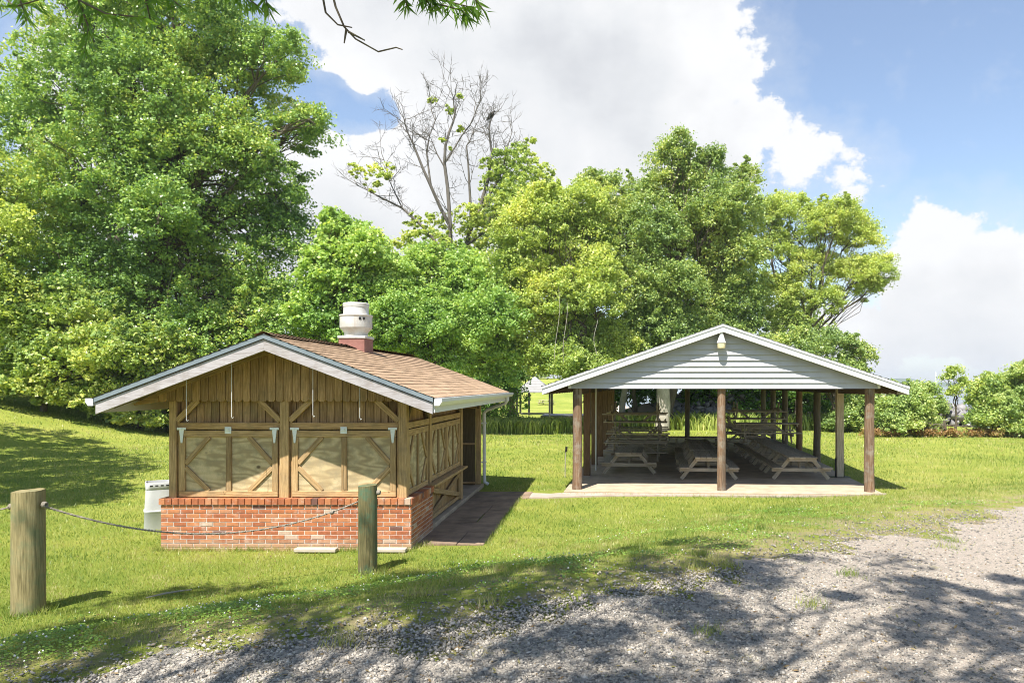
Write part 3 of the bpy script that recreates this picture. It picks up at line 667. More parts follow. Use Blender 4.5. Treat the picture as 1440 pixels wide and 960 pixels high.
# beams
bm = MB()
for x in (-PW, PW): bm.box(x-.06, x+.06, -.1, PL+.1, 2.2, 2.36, 1)
for y in (0.02, PL): bm.box(-PW-.06, PW+.06, y-.03, y+.09, 2.362, 2.46, 0)
for k in range(1, NB): bm.box(-PW, PW, k*BAY-.03, k*BAY+.03, 2.365, 2.5, 0)
bm.build('beam', M['soffit'], pv)
# roof deck and rafters
rd_ = MB()
for s in (-1, 1):
    poly = [(0, ZRP-.02), (0, ZRP-.06), (s*RHP, ZEP-.06), (s*RHP, ZEP-.02)]; rd_.prism(poly if s < 0 else poly[::-1], 'y', -FO+.02, PL+FO-.02)
    for k in range(27):
        y = .25+k*.6; rd_.bar((0, y, ZRP-.14), (s*RHP*.985, y, ZEP-.14+.015*PP), .04, .13)
pr = rd_.build('roof', M['soffit'], pv)
cs = MB(); NC = 26
for s in (-1, 1):
    for k in range(NC):
        t0, t1 = k/NC, min((k+1.2)/NC, 1)
        xa, za = s*(RHP+.03)*(1-t0), ZEP+(ZRP-ZEP)*t0; xb, zb = s*(RHP+.03)*(1-t1), ZEP+(ZRP-ZEP)*t1
        b = len(cs.v); y0, y1 = -FO-.02, PL+FO+.02
        cs.v += [(xa, y0, za+.006), (xa, y1, za+.006), (xb, y1, zb-.012), (xb, y0, zb-.012), (xa, y0, za-.014), (xa, y1, za-.014)]
        f1, f2 = (b, b+1, b+2, b+3), (b+4, b+5, b+1, b)
        u = [(y0, k*.4), (y1, k*.4), (y1, k*.4+.3), (y0, k*.4+.3)]
        if s > 0: cs.face(f1, u); cs.face(f2, u)
        else: cs.face(f1[::-1], u[::-1]); cs.face(f2[::-1], u)
cs.build('shingles', M['shingle_grey'], pr)
for y, ys in ((-FO, 1), (PL+FO, -1)):
    for s in (-1, 1):
        poly = [(0, ZRP-.068), (s*RHP, ZEP-.068), (s*RHP, ZEP-.19), (0, ZRP-.19)]; a, b = sorted((y, y+.03*ys))
        MB().prism(poly if s < 0 else poly[::-1], 'y', a, b, 1).build('rake_board', M['white_paint'], pv, bevel=.004)
        poly = [(0, ZRP-.004), (s*(RHP+.012), ZEP-.004), (s*(RHP+.012), ZEP-.066), (0, ZRP-.066)]; a, b = sorted((y-.014*ys, y+.03*ys))
        MB().prism(poly if s < 0 else poly[::-1], 'y', a, b).build('drip_edge', M['pale_trim'], pv)
for s in (-1, 1): MB().box(s*RHP-.015, s*RHP+.015, -FO+.035, PL+FO-.035, ZEP-.19, ZEP-.03, 1).build('fascia_board', M['white_paint'], pv)
# gable siding: overlapping horizontal boards, front and back
def siding(y, face):
    mb = MB(); z = 2.335; e = .128
    while z < ZRP-.25:
        zt2 = min(z+e+.012, ZRP-.2)
        lim = lambda zz: min(PW+.16, (ZRP-.085-zz)/PP)
        x0, x1 = lim(z), lim(zt2); y_b, y_t = y+face*.044, y+face*.006
        b = len(mb.v)
        mb.v += [(-x0, y_b, z), (x0, y_b, z), (x1, y_t, zt2), (-x1, y_t, zt2), (-x0, y, z), (x0, y, z)]
        f1, f2 = (b, b+1, b+2, b+3), (b+4, b+5, b+1, b)
        if face > 0: f1, f2 = f1[::-1], f2[::-1]
        mb.face(f1, [(0, 0)]*4); mb.face(f2, [(0, 0)]*4); z += e
    # backing
    poly = [(-PW-.155, 2.34), (PW+.155, 2.34), (PW+.155, ZRP-.095-(PW+.155)*PP), (0, ZRP-.095), (-PW-.155, ZRP-.095-(PW+.155)*PP)]
    a, b = sorted((y+.002*-face, y-face*.02)); mb.prism(poly, 'y', a, b)
    return mb.build('gable_siding', M['vinyl'], pv)
sg = siding(-.13, -1); siding(PL+.13, 1)
for s in (-1, 1): MB().box(s*(PW+.16)-.03, s*(PW+.16)+.03, -.19, -.10, 2.335, ZRP-.10-(PW+.19)*PP, 2).build('corner_trim', M['white_paint'], sg)
# gable lamp
lx, lz, ly = -.03, 3.27, -.30
lamp = MB().lathe([(.032, .37), (.040, .36), (.050, .30), (.075, .20), (.098, .13), (.106, .125), (.106, .115)][::-1], (lx, ly, lz-.02), 24).build('gable_lamp', M['white_paint'], pv, smooth=True)
MB().lathe([(.0, -.012), (.06, -.008), (.088, .0), (.092, .02), (.098, .113)], (lx, ly, lz-.02), 24).build('lamp_glass', M['lamp_glass'], lamp, smooth=True)
MB().tube([(lx, -.15, lz+.26), (lx, ly, lz+.27)], .022, 8).build('lamp_bracket', M['white_paint'], lamp, smooth=True)
# ------------------------------------------------------------------ picnic tables
def make_table(L=2.0):
    t = empty('picnic_table', (0, 0, 0), 'picnic table', 'picnic table', 'picnic tables under the pavilion')
    ht, hs, w, ws = .60, .335, .72, .255
    tp = MB(); pw = w/5
    for k in range(5): x = -w/2+pw*(k+.5); tp.box(x-pw/2+.004, x+pw/2-.004, -L/2+random.uniform(-.01, .01), L/2+random.uniform(-.01, .01), ht-.035, ht, 1)
    for y in (-L/2+.06, L/2-.06): tp.box(-w/2+.02, w/2-.02, y-.02, y+.02, ht-.105, ht-.037, 0)
    tp.build('tabletop', M['table_wood'], t, bevel=.003)
    for s in (-1, 1):
        be = MB(); be.box(s*.62-.125, s*.62+.125, -L/2, L/2, hs-.035, hs, 1); be.build('bench', M['table_wood'], t, bevel=.004)
    for y in (-L/2+.30, L/2-.30):
        g = 1 if y > 0 else -1
        for s in (-1, 1): MB().bar((s*.265, y, ht-.037), (s*.70, y, .02), .04, .095, (1, 0, .3)).build('leg', M['table_wood'], t, bevel=.004)
        MB().box(-.745, .745, y+g*.022, y+g*.06, hs-.125, hs-.037, 0).build('seat_support', M['table_wood'], t, bevel=.004)
        MB().bar((0, y-g*.05, hs-.09), (0, g*.25, ht-.05), .05, .07, (0, 0, 1)).build('brace', M['table_wood'], t)
    return t
_t0 = make_table(); _n = [0]
def table(x, y, z, label, rot=0, flip=False, tilt=0):
    t = _t0 if _n[0] == 0 else copy_tree(_t0); _n[0] += 1
    t.location = PVW(x, y, z); t.rotation_euler = (math.pi if flip else 0, tilt, PA+rot+random.uniform(-.025, .025)); t['label'] = label
    if flip: t.location.z += .60
    return t
def lx_at(px, Y): return ((px-CX)/F*Y)
# left row
H2 = math.pi/2
table(-2.2, 3.7, .002, 'weathered picnic table standing alone in front of the left stack')
table(-2.1, 6.6, .002, 'bottom picnic table of the left stack, set crosswise', H2)
table(-2.05, 6.72, .612, 'upside-down picnic table resting on the bottom table of the left stack', H2+.03, True)
table(-2.05, 8.9, .002, 'bottom picnic table of the second stack at the back left', H2-.02)
table(-2.0, 9.0, .612, 'upside-down picnic table topping the second stack at the back left', H2+.02, True)
table(-2.1, 6.6, 1.222, 'upside-down picnic table at the very top of the left stack', H2-.04, True)
# middle row
table(-.13, 2.6, .002, 'front picnic table of the long middle row, beside the centre post')
table(-.16, 4.68, .002, 'second picnic table from the front in the middle row')
table(-.1, 6.75, .002, 'third picnic table from the front in the middle row')
table(-.02, 9.0, .002, 'picnic table set crosswise at the far end of the middle row', H2)
# right row
table(2.2, 2.75, .002, 'front picnic table of the right row, nearest the right log posts', .02)
table(2.17, 4.8, .002, 'second picnic table from the front in the right row')
table(2.15, 6.85, .002, 'third picnic table of the right row, carrying a crosswise table')
table(2.1, 8.9, .002, 'fourth picnic table of the right row, under upturned tables')
table(2.02, 6.75, .612, 'upright picnic table set crosswise on the third table of the right row', H2)
table(1.85, 9.0, .612, 'upside-down picnic table with raised legs on the back of the right row', .03, True)
table(1.9, 11.2, .002, 'rearmost picnic table of the right row, set crosswise', H2)
table(1.95, 11.2, .612, 'upside-down picnic table on the rearmost table of the right row', H2+.03, True)
table(2.05, 9.15, 1.222, 'upside-down picnic table highest in the pile at the back of the right row', H2-.03, True)
# ------------------------------------------------------------------ rope fence, barrel, planks, stake
def rope_post(px, pyb, pyt, wpx, mat, label, slant=.0):
    g = ground_at(px, pyb); s = g.y/F; r = wpx*s/2*math.cos(math.atan((px-CX)/F)); h = (pyb-pyt)*s
    e = empty('rope_post', g, label, 'post', 'posts of the rope fence')
    pts = [(slant*z, 0, z) for z in (-.15, .1*h, .3*h, .5*h, .7*h, .9*h, h)]
    mb = MB(); nz_, na = 26, 64; rg = np.random.default_rng(int(px)); gro = [(rg.uniform(0, 6.28), rg.uniform(0, .7), rg.uniform(.25, .6), rg.uniform(.03, .10), rg.uniform(.02, .05)) for _ in range(13)]
    for i in range(nz_):
        z = -.15+(h+.15)*i/(nz_-1); zf = max(0, z/h)
        for k in range(na):
            a = 2*math.pi*k/na; rr = r*(1.02-.035*zf+.012*math.sin(3*a+2*zf)+.008*math.sin(7*a-3*zf+1))
            for (ga, z0, zl, gd, gw) in gro:
                da = abs((a-ga-.08*math.sin(zf*5)+math.pi) % (2*math.pi)-math.pi)
                if z0 < zf < z0+zl: rr -= r*gd*max(0, 1-da/gw*.6)*.8
            tz = z+(.009*math.cos(a-.5)+.002*math.sin(a*5) if i == nz_-1 else 0)
            mb.v.append((slant*z+rr*math.cos(a), rr*math.sin(a), tz))
    for i in range(nz_-1):
        for k in range(na):
            k2 = (k+1) % na; u0, u1 = (h+.15)*i/(nz_-1), (h+.15)*(i+1)/(nz_-1); c0, c1 = 2*math.pi*r*k/na, 2*math.pi*r*(k+1)/na
            mb.face((i*na+k, i*na+k2, (i+1)*na+k2, (i+1)*na+k), [(u0, c0), (u0, c1), (u1, c1), (u1, c0)])
    ti = len(mb.v); mb.v.append((slant*h, 0, h-.006))
    for k in range(na):
        k2 = (k+1) % na; mb.face(((nz_-1)*na+k, (nz_-1)*na+k2, ti), [(.3*math.cos(2*math.pi*k/na), .02*math.sin(2*math.pi*k/na)), (.3*math.cos(2*math.pi*k2/na), .02*math.sin(2*math.pi*k2/na)), (0, 0)])
    o = mb.build('timber', M[mat], e, smooth=True)
    return g, r, h
gA, rA, hA = rope_post(40, 861, 690, 50, 'rope_post', 'thick yellowish round post nearest the camera at far left')
gB, rB, hB = rope_post(517, 805, 682, 27, 'rope_post_green', 'greenish round post in front of the brick counter')
def twisted(pts, r, strands=3, turns=14):
    mb = MB(); pts = [Vector(p) for p in pts]; n = len(pts)
    L = sum((pts[i+1]-pts[i]).length for i in range(n-1))
    for k in range(strands):
        q = []
        for i, p in enumerate(pts):
            d = (pts[min(i+1, n-1)]-pts[max(i-1, 0)]).normalized(); u = d.cross(Vector((0, 0, 1))).normalized(); v = u.cross(d)
            a = 2*math.pi*(k/strands+turns*L*i/n)
            q.append(p+(u*math.cos(a)+v*math.sin(a))*r*.55)
        mb.tube(q, r*.55, 6)
    return mb
def sag(a, b, drop, n=110):
    return [a.lerp(b, i/n)-Vector((0, 0, drop*4*(i/n)*(1-i/n))) for i in range(n+1)]
kA = gA+Vector((rA*.95, -.02, hA*.885)); kB = gB+Vector((-rB*.9, -.05, hB*.82))
rp = empty('rope', gA, 'sagging grey rope tied between the two round posts', 'rope', 'ropes of the fence')
off = -Vector(gA)
midp = [v for v in sag(kA, kB, .37)]
o = twisted([p+off for p in midp], .0135).build('strand', M['rope'], rp, smooth=True)
def knot(c, r, parent, ax=(0, 0, 1)):
    mb = MB(); c = Vector(c)
    for j in range(3):
        pts = [c+Vector((math.sin(j)*.01+.006*j, math.cos(t)*r*(1+.1*j), math.sin(t)*r*(1.2-.1*j))) for t in np.linspace(0, 2*math.pi, 15)]
        mb.tube(pts, .012, 6, cap=False)
    return mb.build('knot', M['rope'], parent, smooth=True)
knot(kA+off+Vector((.035, 0, 0)), .022, rp)
kk = midp[-12]; knot(kk+off, .017, rp)
knot(gB+Vector((rB+.02, -.02, hB*.92))+off, .022, rp)
rp2 = empty('rope', gA, 'grey rope leaving the left post out of the picture', 'rope', 'ropes of the fence')
twisted([p+off for p in sag(gA+Vector((-rA*.95, -.02, hA*.875)), gA+Vector((-3.0, -2.4, hA*.95)), .25, 80)], .0115).build('strand', M['rope'], rp2, smooth=True)
knot(Vector((-rA-.03, -.02, hA*.87)), .02, rp2)
# white barrel
g = P(224, 742, 13.06); g.z = hz(g.x, g.y)
bl = empty('trash_bin', g, 'white plastic trash bin beside the brick counter', 'trash bin'); bl.rotation_euler = (0, 0, .55)
def sq_ring(w, z, n=32):
    out = []
    for k in range(n):
        a = 2*math.pi*k/n+math.pi/4; c_, s_ = math.cos(a), math.sin(a); m_ = (abs(c_)**7+abs(s_)**7)**(-1/7); out.append((w*m_*c_, w*m_*s_, z))
    return out
prof = [(.228, 0), (.232, .012), (.226, .30), (.234, .312), (.234, .33), (.222, .342), (.205, .70), (.213, .71), (.215, .80), (.210, .815), (.196, .815), (.190, .70), (.20, .10), (.001, .10)]
bn = MB(); n = 32
for w_, z in prof: bn.v += sq_ring(w_, z, n)
for i in range(len(prof)-1):
    for k in range(n): bn.face((i*n+k, i*n+(k+1) % n, (i+1)*n+(k+1) % n, (i+1)*n+k), [(0, 0)]*4)
bn.face(tuple(range(n-1, -1, -1)), [(0, 0)]*n)
bn.build('bin_body', M['barrel'], bl, smooth=True)
sl2 = MB()
for x in (-.12, -.04, .04, .12): sl2.box(x-.022, x+.022, -.2165, -.2145, .755, .775)
sl2.build('rim_slot', M['dark_hole'], bl)
# two pale planks at the foot of the bricks
for (xa, xb, lab) in ((415, 473, 'pale plank lying at the foot of the brick wall, left of the green post'), (528, 571, 'pale plank lying at the brick corner, right of the green post')):
    a = ((xa-CX)/F*11.13, (xb-CX)/F*11.13); z = hz(sum(a)/2, 11.13)
    tag(MB().bar((a[0], 11.14, z+.045), (a[1], 11.15, z+.04), .14, .05).build('plank', M['pale_plank'], bevel=.006), lab, 'plank', 'planks by the brick wall')
# fallen stick
g0, g1 = ground_at(205, 843), ground_at(270, 832)
tag(MB().tube([g0+Vector((0, 0, .02)), g0.lerp(g1, .4)+Vector((0, 0, .035)), g0.lerp(g1, .7)+Vector((0, .03, .03)), g1+Vector((0, 0, .03))], [.007, .012, .01, .006], 7).build('fallen_stick', M['pale_bark'], smooth=True), 'dry fallen stick lying in the grass by the left post', 'stick')
# thin stake in the lawn by the pavilion
g = ground_at(794.5, 671); s = g.y/F
sk = empty('stake', g, 'thin grey stake standing in the lawn left of the pavilion', 'stake')
MB().tube([(0, 0, -.1), (.012, 0, .36*1.9), (.035, 0, 38*s)], .013, 6).build('rod', M['pale_bark'], sk); MB().tube([(.03, 0, 36*s), (.042, 0, 43*s)], .032, 8).build('cap', M['iron'], sk)
# ------------------------------------------------------------------ far objects beyond the reeds
FY = 72.0
gz = P(752, 541, FY); gz.z = hz(gz.x, gz.y)
gzb = empty('gazebo', gz, 'small distant gazebo with pale hipped roof on thin posts', 'gazebo')
s = FY/F; zt = ZC-(551-CY)*s-gz.z; za = ZC-(529-CY)*s-gz.z; hw = 1.85
rm = MB(); n = 6
for k in range(n):      # stepped courses of a hipped roof
    t0, t1 = k/n, (k+1.15)/n; a, b_ = hw*(1-t0), hw*(1-min(t1, 1)); z0, z1 = zt+(za-zt)*t0, zt+(za-zt)*min(t1, 1)
    bb = len(rm.v); rm.v += [(-a, -a, z0+.03), (a, -a, z0+.03), (a, a, z0+.03), (-a, a, z0+.03), (-b_, -b_, z1), (b_, -b_, z1), (b_, b_, z1), (-b_, b_, z1), (-a, -a, z0-.05), (a, -a, z0-.05), (a, a, z0-.05), (-a, a, z0-.05)]
    for j in range(4):
        j2 = (j+1) % 4; rm.face((bb+j, bb+j2, bb+4+j2, bb+4+j), [(0, 0)]*4); rm.face((bb+8+j, bb+8+j2, bb+j2, bb+j), [(0, 0)]*4)
rm.build('roof', M['far_roof'], gzb)
for x, y in ((-1.55, -1.5), (1.55, -1.5), (-1.55, 1.5), (1.55, 1.5), (-.4, -1.5)): MB().box(x-.09, x+.09, y-.09, y+.09, -.1, zt+.03, 2).build('post', M['iron'], gzb)
g = P(797, 541, 62.0); g.z = hz(g.x, g.y)
dk = empty('low_deck', g, 'low weathered grey deck beyond the reeds left of the pavilion', 'deck')
z1 = ZC-(583-CY)/F*62-g.z
MB().box(-2.0, 2.4, -1.6, 2.2, z1-.1, z1, 0).build('deck_boards', M['rock'], dk); fr = MB()
for x in (-1.9, 0, 2.3): fr.box(x-.08, x+.08, -1.5, -1.34, -.5, z1-.1, 2)
fr.box(-2.02, 2.42, -1.64, -1.6, z1-.3, z1-.102, 0); fr.build('deck_frame', M['stand_dark'], dk)
g = P(745, 541, 55.0); g.z = hz(g.x, g.y); rl = empty('railing', g, 'low pale railing half hidden in the reeds', 'railing')
z1 = ZC-(580-CY)/F*55-g.z; z2 = ZC-(586-CY)/F*55-g.z
MB().box(-.9, 1.5, -.05, .05, z1-.07, z1, 0).build('rail', M['pale_plank'], rl)
MB().box(-1.45, .1, -1.05, -.95, z2-.07, z2, 0).build('rail', M['pale_plank'], rl)
for x, y, zz in ((-.85, 0, z1), (1.45, 0, z1), (-1.4, -1, z2), (.05, -1, z2)): MB().box(x-.04, x+.04, y-.04, y+.04, -.3, zz-.071, 2).build('post', M['pale_plank'], rl)
# far lawn table
g = P(768, 541, 95.0); g.z = hz(g.x, g.y); ft = copy_tree(_t0); ft.location = g; ft.rotation_euler = (0, 0, 1.2); ft['label'] = 'tiny dark picnic table on the far lawn behind the gazebo'; ft['group'] = 'far picnic tables'
# channel marker pole out on the water
g = P(1316, 541, 400.0); g.z = -1.6
pl = MB().tube([(0, 0, -1), (0, 0, 11)], [.5, .3], 8); o = pl.build('marker_pole', M['white_paint']); o.location = g; tag(o, 'thin white marker pole standing far out in the water', 'pole')
# ------------------------------------------------------------------ trees and shrubs
def leaf_cloud(C, R, n, L, W, rng, up=.55, flat=.75, outward=.45):
    """n leaves around clump centres C with radii R; returns verts, faces(quads)"""
    k = rng.integers(0, len(C), n)
    d = rng.normal(size=(n, 3)); d /= np.linalg.norm(d, axis=1)[:, None]
    r = R[k]*(rng.random(n)**.5)*(1+.7*(rng.random(n) > .9)*rng.random(n))
    A = rng.normal(size=(len(C), 3)); A[:, 2] = A[:, 2]*.45-.1; A /= np.linalg.norm(A, axis=1)[:, None]; st_ = rng.uniform(.3, 1.1, len(C))
    off = d*np.array([.8, .8, flat*.8]); off = off+A[k]*((off*A[k]).sum(1)*st_[k])[:, None]
    pos = C[k]+off*r[:, None]
    nrm = d*outward+np.array([0, 0, up])+rng.normal(size=(n, 3))*.75; nrm /= np.linalg.norm(nrm, axis=1)[:, None]
    ax = rng.normal(size=(n, 3))+np.array([0, 0, -.35]); ax -= nrm*(ax*nrm).sum(1)[:, None]; ax /= np.linalg.norm(ax, axis=1)[:, None]
    sd = np.cross(nrm, ax); s = (.65+.7*rng.random(n))[:, None]
    l, w_ = L*s, W*s
    v = np.stack([pos-ax*l*.5, pos+sd*w_*.5-nrm*l*.06, pos+ax*l*.5-nrm*l*.12, pos-sd*w_*.5-nrm*l*.06], 1).reshape(-1, 3)
    f = np.arange(n*4).reshape(n, 4); return v, f
def clumps(lobes, dens, rng, cr=(.45, .95), bottom=.55):
    """clump centres spread over the shells of the lobes [(centre, radii)]"""
    C, R = [], []
    for c, r in lobes:
        area = 4*math.pi*((r[0]*r[1])**1.6/3+(r[0]*r[2])**1.6/3+(r[1]*r[2])**1.6/3)**(1/1.6)
        n = max(5, int(area*dens)); d = rng.normal(size=(n, 3)); d /= np.linalg.norm(d, axis=1)[:, None]
        keep = (d[:, 2] > -bottom) | (rng.random(n) < .35); d = d[keep]
        rr = rng.uniform(.45, 1.0, len(d))**.7*(1+.3*(rng.random(len(d)) > .8)*rng.random(len(d)))
        C.append(np.array(c)+d*rr[:, None]*np.array(r)); R.append((cr[0]*.7+(cr[1]-cr[0]*.7)*rng.random(len(d))**1.5)*min(1, .5+min(r)/3))
    return np.vstack(C), np.concatenate(R)
def limb(mb, a, b, ra, rb, rng, n=6, wob=.06, sagf=.0, sides=7):
    a, b = np.array(a, float), np.array(b, float); L = np.linalg.norm(b-a); pts = []
    for i in range(n+1):
        t = i/n; p = a+(b-a)*t+rng.normal(size=3)*L*wob*math.sin(math.pi*t)*.6
        p[2] += sagf*L*math.sin(math.pi*t); pts.append(p)
    mb.tube(pts, [ra+(rb-ra)*(i/n) for i in range(n+1)], sides, cap=True); return pts
def tree(name, label, cat, base_px, Y, lobes_px, leafmat_, nleaf, L=.2, W=.13, tr=.3, bark='bark', group=None, seed=1, dens=.5, cr=(.5, 1.0), dspread=.55, fork=.3, up=.55, lean=0, trunk_px=None, bottom=.55, extra=0, shrink=.93, sprigs=.10):
    """base_px: photo x of the trunk foot; lobes_px: (x, y, rx, ry) of foliage masses at distance Y"""
    rng = np.random.default_rng(seed)
    bx = (base_px-CX)/F*Y; base = np.array([bx, Y, hz(bx, Y)])
    e = empty(name, base, label, cat, group)
    lobes = []
    for i, lb in enumerate(lobes_px):
        x, y, rx, ry = lb[:4]; s = Y/F; rx, ry = rx*shrink, ry*shrink; dy = lb[4] if len(lb) > 4 else rng.uniform(-1, 1)*dspread*rx*s
        Yl = Y+dy; k = Yl/F
        c = np.array([(x-CX)*k, Yl, ZC-(y-CY)*k]); lobes.append((c-base, (rx*k, (rx+ry)/2*k*.9, ry*k)))
    C, R = clumps(lobes, dens*1.5, rng, (cr[0]*.7, cr[1]*.85), bottom)
    if sprigs:
        tops = np.where(rng.random(len(C)) < sprigs)[0]; add = []
        for j in tops:
            if C[j][2] > np.percentile(C[:, 2], 55):
                for q in range(4): add.append((C[j]+np.array([rng.normal()*.12, rng.normal()*.12, R[j]*.55+.17*q]), .15-.022*q))
        C = np.vstack([C]+[a[0][None] for a in add]); R = np.r_[R, [a[1] for a in add]]
    gz_ = height(C[:, 0]+base[0], C[:, 1]+base[1])-base[2]
    k = C[:, 2] > gz_+.2; C, R = C[k], R[k]
    nl = int(nleaf*1.75); v, f = leaf_cloud(C, R, int(nl*.66), L*.7, W*.7, rng, up)
    # the rest of the leaves fill the crown between the clumps, in thin twig sprays
    ns = int(nl*.34/10); wts = np.array([l[1][0]*l[1][2] for l in lobes]); li = rng.choice(len(lobes), ns, p=wts/wts.sum())
    d = rng.normal(size=(ns, 3)); d /= np.linalg.norm(d, axis=1)[:, None]; d[:, 2] = np.where(d[:, 2] < -bottom, -d[:, 2], d[:, 2])
    S = np.array([l[0] for l in lobes])[li]+d*np.array([l[1] for l in lobes])[li]*((rng.uniform(.25, 1.12, ns)**.6)*(.93+.17*np.sin(5.5*d[:, 0]+li*1.7)*np.sin(5.5*d[:, 2]+li*2.9)+.12*np.sin(11*d[:, 1]+7*d[:, 2]+li)*np.sin(12*d[:, 0]-li)))[:, None]
    ok = S[:, 2] > height(S[:, 0]+base[0], S[:, 1]+base[1])-base[2]+.15; S = S[ok]
    v2, f2 = leaf_cloud(S, rng.uniform(.10, .42, len(S)), int(nl*.34*ok.mean()), L*.68, W*.66, rng, up)
    v = np.vstack([v, v2]); f = np.arange(len(v)).reshape(-1, 4)
    mesh_np('crown', v, f, M[leafmat_], e)
    mb = MB(); ctr = np.mean([l[0] for l in lobes], 0); top = max(l[0][2] for l in lobes)
    fk = np.array([ctr[0]*.25+lean, ctr[1]*.3, max(.8, top*fork)])
    tp = limb(mb, (0, 0, -.4), fk, tr*1.15, tr*.8, rng, 6, .03, sides=12)
    trunk_top = np.array([ctr[0]*.8, ctr[1]*.8, top*.8]); tp2 = limb(mb, fk, trunk_top, tr*.75, tr*.18, rng, 7, .05)
    for c, r in lobes:
        q = tp2[int(rng.integers(0, 5))]
        pts = limb(mb, q, c+np.array([0, 0, -.2*r[2]]), tr*.38, tr*.1, rng, 6, .07, .04)
        near = np.where(np.linalg.norm((C-c)/np.array(r), axis=1) < 1.25)[0]
        for j in rng.permutation(near)[:9+extra]: limb(mb, pts[int(rng.integers(2, 7))], C[j], tr*.1, .012, rng, 4, .08, .03, 5)
    mb.build('trunk', M[bark], e, smooth=True); return e
BACK = 'tree line behind the pavilion'
LEFT = 'trees at the edge of the left lawn'
# the big maple on the left
tree('maple_tree', 'huge dense maple filling the left of the picture behind the food stand', 'tree', 205, 37.5,
     [(205, 120, 105, 85), (95, 120, 95, 80), (320, 110, 100, 75), (400, 185, 55, 45), (435, 165, 36, 22, -1), (385, 80, 55, 48), (300, 60, 80, 60), (150, 40, 90, 60), (240, -20, 120, 60), (100, -30, 110, 60),
      (130, 240, 115, 70), (270, 235, 120, 70), (385, 260, 55, 52), (60, 300, 80, 70), (200, 330, 130, 75), (330, 330, 95, 70), (395, 335, 42, 55), (120, 400, 110, 70), (250, 420, 120, 70), (360, 420, 70, 65), (300, 480, 100, 60), (385, 480, 45, 50), (30, 190, 70, 90), (300, 175, 62, 50, -1.5), (345, 215, 52, 46, -1), (235, 190, 60, 50, -2), (160, 180, 60, 50, -2), (225, 300, 70, 55, -3)],
     'maple', 250000, .195, .14, .48, 'bark', LEFT, 3, .62, (.5, 1.05), .5, .3, extra=3)
tree('young_maple', 'yellow-green young tree at the far left edge of the lawn', 'tree', -20, 34, [(-10, 270, 55, 60), (10, 340, 50, 55), (-40, 350, 60, 80), (-10, 430, 60, 70), (-60, 240, 60, 60)], 'yellow_green', 24000, .2, .14, .22, 'bark', LEFT, 4)
tree('leafy_shrub', 'broad bright-leaved shrub under the maple at far left', 'shrub', 60, 34.2, [(30, 430, 75, 60), (95, 450, 80, 62), (20, 500, 75, 52), (90, 515, 80, 45), (150, 500, 60, 50), (40, 545, 80, 24, -.4), (120, 560, 60, 26, -.3)], 'maple_low', 42000, .24, .16, .14, 'bark', LEFT, 5, .8, (.4, .8), .4, .2)
tree('leafy_shrub', 'drooping large-leaved shrub left of the food stand roof', 'shrub', 190, 35.4, [(180, 500, 62, 50), (225, 490, 55, 45), (215, 545, 60, 40), (150, 550, 55, 35), (265, 530, 45, 50), (190, 580, 50, 22, -.5), (240, 592, 50, 16, -.5), (280, 575, 40, 34, -.3)], 'maple_low', 26000, .26, .17, .12, 'bark', LEFT, 6, .8, (.4, .8), .4, .2)
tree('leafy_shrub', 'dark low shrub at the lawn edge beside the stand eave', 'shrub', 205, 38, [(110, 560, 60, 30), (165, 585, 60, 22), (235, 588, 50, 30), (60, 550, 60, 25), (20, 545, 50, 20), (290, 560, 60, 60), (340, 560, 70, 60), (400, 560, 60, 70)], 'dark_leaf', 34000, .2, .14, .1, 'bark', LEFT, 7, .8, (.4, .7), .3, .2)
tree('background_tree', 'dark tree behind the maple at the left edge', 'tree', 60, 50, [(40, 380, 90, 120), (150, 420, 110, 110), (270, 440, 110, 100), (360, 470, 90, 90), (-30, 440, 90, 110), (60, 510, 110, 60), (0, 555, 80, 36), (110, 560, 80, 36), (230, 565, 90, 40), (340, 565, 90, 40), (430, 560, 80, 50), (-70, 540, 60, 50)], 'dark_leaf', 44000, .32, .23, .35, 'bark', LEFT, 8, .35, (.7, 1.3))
tree('background_tree', 'ivy-dark tall tree top showing between the upper maple limbs', 'tree', 150, 50, [(160, 80, 50, 60), (190, 10, 70, 60), (230, 70, 45, 40), (150, 150, 50, 60)], 'dark_leaf', 14000, .26, .18, .35, 'bark', LEFT, 28, .4, (.5, 1))
# middle
tree('catalpa_tree', 'bright lime-green tree right of the maple above the stand roof', 'tree', 470, 35.6, [(485, 340, 45, 40), (510, 360, 45, 40), (455, 380, 40, 50), (500, 410, 60, 50), (445, 440, 45, 50), (500, 470, 70, 50), (470, 320, 24, 22)], 'lime', 46000, .24, .19, .28, 'bark', BACK, 9, .6, (.45, .9))
tree('round_maple', 'rounded light green maple behind the roof ventilator', 'tree', 610, 37, [(600, 400, 70, 52), (545, 400, 50, 45), (660, 410, 62, 52), (570, 450, 75, 50), (640, 460, 80, 52), (690, 450, 50, 55), (620, 510, 85, 42), (690, 500, 45, 45), (540, 470, 50, 50), (600, 365, 40, 26), (655, 370, 38, 22)], 'lime', 130000, .18, .135, .32, 'bark', BACK, 10, .75, (.4, .85))
tree('drooping_tree', 'yellow-green tree with hanging vines left of the pavilion roof', 'tree', 836, 38.5, [(750, 330, 60, 60), (805, 350, 62, 58), (730, 390, 52, 50), (780, 420, 68, 50), (840, 410, 50, 60), (745, 470, 52, 42), (800, 480, 60, 42), (770, 290, 42, 38), (820, 290, 40, 42), (850, 490, 55, 45), (780, 515, 50, 28, -1.2), (830, 520, 40, 24, -1), (760, 500, 40, 30, -1), (795, 510, 34, 40, -1.5)], 'yellow_green', 140000, .175, .125, .3, 'bark', BACK, 12, .7, (.4, .85), extra=4)
